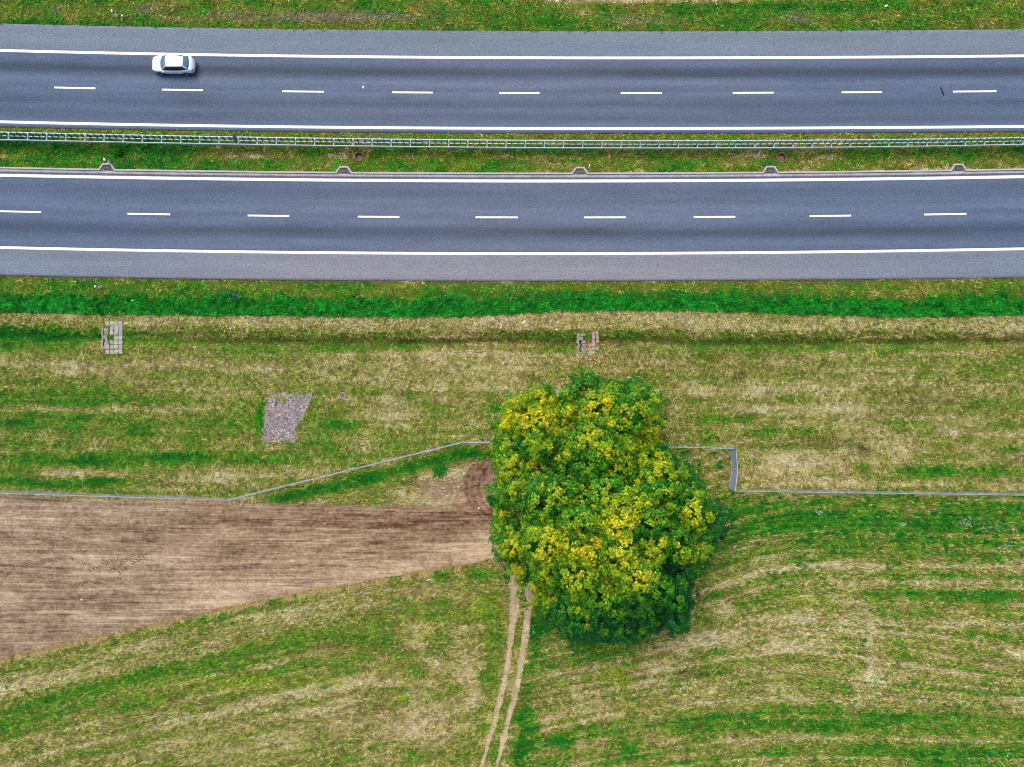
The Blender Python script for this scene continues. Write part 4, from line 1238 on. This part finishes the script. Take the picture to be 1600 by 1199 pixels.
# ------------------------------------------------------------------ car
M_car = mat_plain("pearl white paint", (226, 234, 244), rough=.28, var=.015, k=1.0, coat=.5)
M_glass = mat_plain("tinted car glass", (92, 130, 156), rough=.08, var=.02)
M_glassdk = mat_plain("dark car glass", (26, 32, 52), rough=.08, var=.02)
M_tyre = mat_plain("tyre rubber", (34, 34, 38), rough=.9, var=.1)
M_rim = mat_plain("alloy rim", (170, 176, 184), rough=.35, var=.05)
M_lamp = mat_plain("clear lamp", (214, 226, 236), rough=.1, var=.02)
M_tail = mat_plain("red lamp", (150, 24, 24), rough=.2, var=.02)
M_trim = mat_plain("black trim", (26, 28, 32), rough=.6, var=.1)
def car():
    root = empty("car", (0, 0, 0))
    # stations: x, half width, sill z, shoulder z, deck z, deck half width factor
    st = [(-2.20,.34,.42,.66,.70,.80),(-2.15,.56,.36,.76,.82,.80),(-2.04,.72,.30,.88,.95,.80),(-1.85,.81,.26,.92,1.01,.82),(-1.55,.865,.23,.93,1.03,.84),(-1.1,.89,.22,.94,1.02,.86),(-.4,.90,.22,.93,1.0,.88),(.3,.90,.22,.91,.98,.88),
          (.8,.895,.22,.89,.96,.86),(1.2,.88,.22,.86,.92,.82),(1.55,.845,.23,.81,.87,.78),(1.85,.76,.25,.74,.79,.76),(2.05,.62,.29,.65,.69,.76),(2.15,.46,.34,.56,.60,.78),(2.20,.26,.40,.48,.51,.8)]
    mb = MB(); n = 13
    for x, w, z0, z1, z2, kf in st:
        half = [(w*.82, z0), (w*.97, z0 + .06), (w, z0 + (z1 - z0)*.45), (w*.985, z1 - .06), (w*.94, z1), (w*kf, z2 - .015)]
        ring = [(y, z) for y, z in half] + [(0, z2)] + [(-y, z) for y, z in half[::-1]]
        for y, z in ring: mb.v.append((x, y, z))
    for i in range(len(st) - 1):
        for k in range(n):
            a, b = i*n + k, i*n + (k+1) % n
            mb.f.append((a, b, b + n, a + n))
    mb.f.append(tuple(range(n))); mb.f.append(tuple((len(st)-1)*n + k for k in range(n))[::-1])
    body = mb.build("body", M_car, root, smooth=True)
    sb = body.modifiers.new("sub", 'SUBSURF'); sb.levels = 1; sb.render_levels = 2
    # greenhouse: belt ring to roof ring
    belt = [(-1.62, .66), (-1.05, .78), (-.2, .81), (.55, .80), (1.12, .66)]
    # roof panel, slightly crowned
    rf = MB(); xs = [-1.36, -1.16, -.6, -.15, .2, .39, .48]; ws = [.50, .57, .60, .615, .605, .58, .53]; zs = [1.36, 1.41, 1.445, 1.455, 1.44, 1.40, 1.36]
    ys = [-1, -.86, -.45, 0, .45, .86, 1]; dz = [-.055, -.012, .012, .018, .012, -.012, -.055]
    for x, w, z in zip(xs, ws, zs):
        for y, d in zip(ys, dz): rf.v.append((x, y*w, z + d))
    for i in range(len(xs) - 1):
        for k in range(6): a = i*7 + k; rf.f.append((a, a + 1, a + 8, a + 7))
    ro = rf.build("roof", M_car, root, smooth=True)
    sd_ = ro.modifiers.new("thick", 'SOLIDIFY'); sd_.thickness = .03; sd_.offset = -1
    ss = ro.modifiers.new("sub", 'SUBSURF'); ss.levels = 1; ss.render_levels = 2
    def sheet_(pa, pb, name, mat, rows=4, bulge=(0, 0, 0)):
        m_ = MB(); c_ = len(pa)
        for r in range(rows + 1):
            t = r/rows
            for a_, b_ in zip(pa, pb):
                q = Vector(a_).lerp(Vector(b_), t) + Vector(bulge)*math.sin(math.pi*t); m_.v.append(tuple(q))
        for r in range(rows):
            for k in range(c_ - 1): a = r*c_ + k; m_.f.append((a, a + 1, a + c_ + 1, a + c_))
        return m_.build(name, mat, root, smooth=True)
    sheet_([(.98, -.70, .925), (1.10, -.35, .955), (1.13, 0, .965), (1.10, .35, .955), (.98, .70, .925)], [(.46, -.535, 1.325), (.485, -.27, 1.365), (.49, 0, 1.37), (.485, .27, 1.365), (.46, .535, 1.325)], "windscreen", M_glass, bulge=(.02, 0, .03))
    sheet_([(-1.70, -.64, 1.01), (-1.78, -.33, 1.03), (-1.80, 0, 1.035), (-1.78, .33, 1.03), (-1.70, .64, 1.01)], [(-1.34, -.51, 1.315), (-1.365, -.26, 1.365), (-1.37, 0, 1.37), (-1.365, .26, 1.365), (-1.34, .51, 1.315)], "rear_window", M_glass, bulge=(-.02, 0, .03))
    for s in (-1, 1):
        sheet_([(.86, s*.735, .935), (.45, s*.79, .955), (0, s*.80, .97), (-.55, s*.80, .98), (-1.12, s*.77, .995), (-1.56, s*.68, 1.01)],
               [(.48, s*.575, 1.29), (.32, s*.605, 1.345), (-.05, s*.625, 1.385), (-.5, s*.62, 1.385), (-1.08, s*.585, 1.345), (-1.32, s*.545, 1.29)], "side_window", M_glassdk, bulge=(0, s*.02, 0))
        MB().tube([(.97, s*.715, .93), (.73, s*.655, 1.13), (.48, s*.56, 1.335)], .035, 6).build("pillar", M_car, root, smooth=True)
        MB().tube([(-1.69, s*.66, 1.01), (-1.55, s*.61, 1.19), (-1.33, s*.54, 1.335)], .05, 6).build("pillar", M_car, root, smooth=True)
        MB().box((-.12, s*.725, 1.17), (.07, .03, .40), 0, Matrix.Rotation(s*.42, 3, 'X')).build("pillar", M_trim, root)
        m_ = MB().box((.80, s*.96, .97), (.14, .17, .12)); m_.build("mirror", M_car, root, bevel=.035)
        MB().box((1.86, s*.60, .70), (.30, .20, .09), -s*.55).build("headlight", M_lamp, root, bevel=.03)
        MB().box((-2.02, s*.62, .84), (.16, .22, .13), s*.6).build("taillight", M_tail, root, bevel=.03)
        for x in (.30, -.62): MB().box((x - .2, s*.905, .80), (.20, .03, .035)).build("door_handle", M_car, root, bevel=.01)
        for x in (1.32, -1.30):
            MB().box((x, s*.885, .42), (.78, .05, .30)).build("wheel_arch", M_trim, root, bevel=.05)
            w_ = MB()
            y0 = s*.80
            pr = [(.20, -.11), (.31, -.11), (.335, -.07), (.335, .07), (.31, .11), (.20, .11)]
            N = 22
            for r, yy_ in pr:
                for k in range(N): q = 2*math.pi*k/N; w_.v.append((x + r*math.cos(q), y0 + s*.02 + yy_, .335 + r*math.sin(q)))
            for i in range(len(pr) - 1):
                for k in range(N): a, b = i*N + k, i*N + (k+1) % N; w_.f.append((a, b, b + N, a + N))
            wh = w_.build("wheel", M_tyre, root, smooth=True)
            r_ = MB()
            for k in range(5):
                q = 2*math.pi*k/5
                r_.box((x + .10*math.cos(q), y0 + s*.115, .335 + .10*math.sin(q)), (.19, .025, .05), 0, Matrix.Rotation(-q, 3, 'Y'))
            r_.tube([(x, y0 + s*.05, .335), (x, y0 + s*.10, .335)], .20, 20)
            r_.build("rim", M_rim, wh)
    MB().box((2.12, 0, .50), (.06, .72, .13)).build("grille", M_trim, root, bevel=.02)
    MB().box((2.17, 0, .42), (.02, .50, .09)).build("number_plate", M_white, root)
    MB().box((-2.19, 0, .62), (.02, .50, .10)).build("number_plate", M_white, root)
    MB().box((0, 0, .24), (3.5, 1.5, .10)).build("underbody", M_trim, root)
    return root
cr_ = car()
cr_.location = (float(X(275)), float(Y(105.2)), .004)
cr_.scale = (1.02, 1.0, 1.0)
cr_.rotation_euler = (0, 0, math.pi - math.radians(.9))
tag(cr_, "silver-white saloon driving left in the upper lane of the far carriageway", "car")
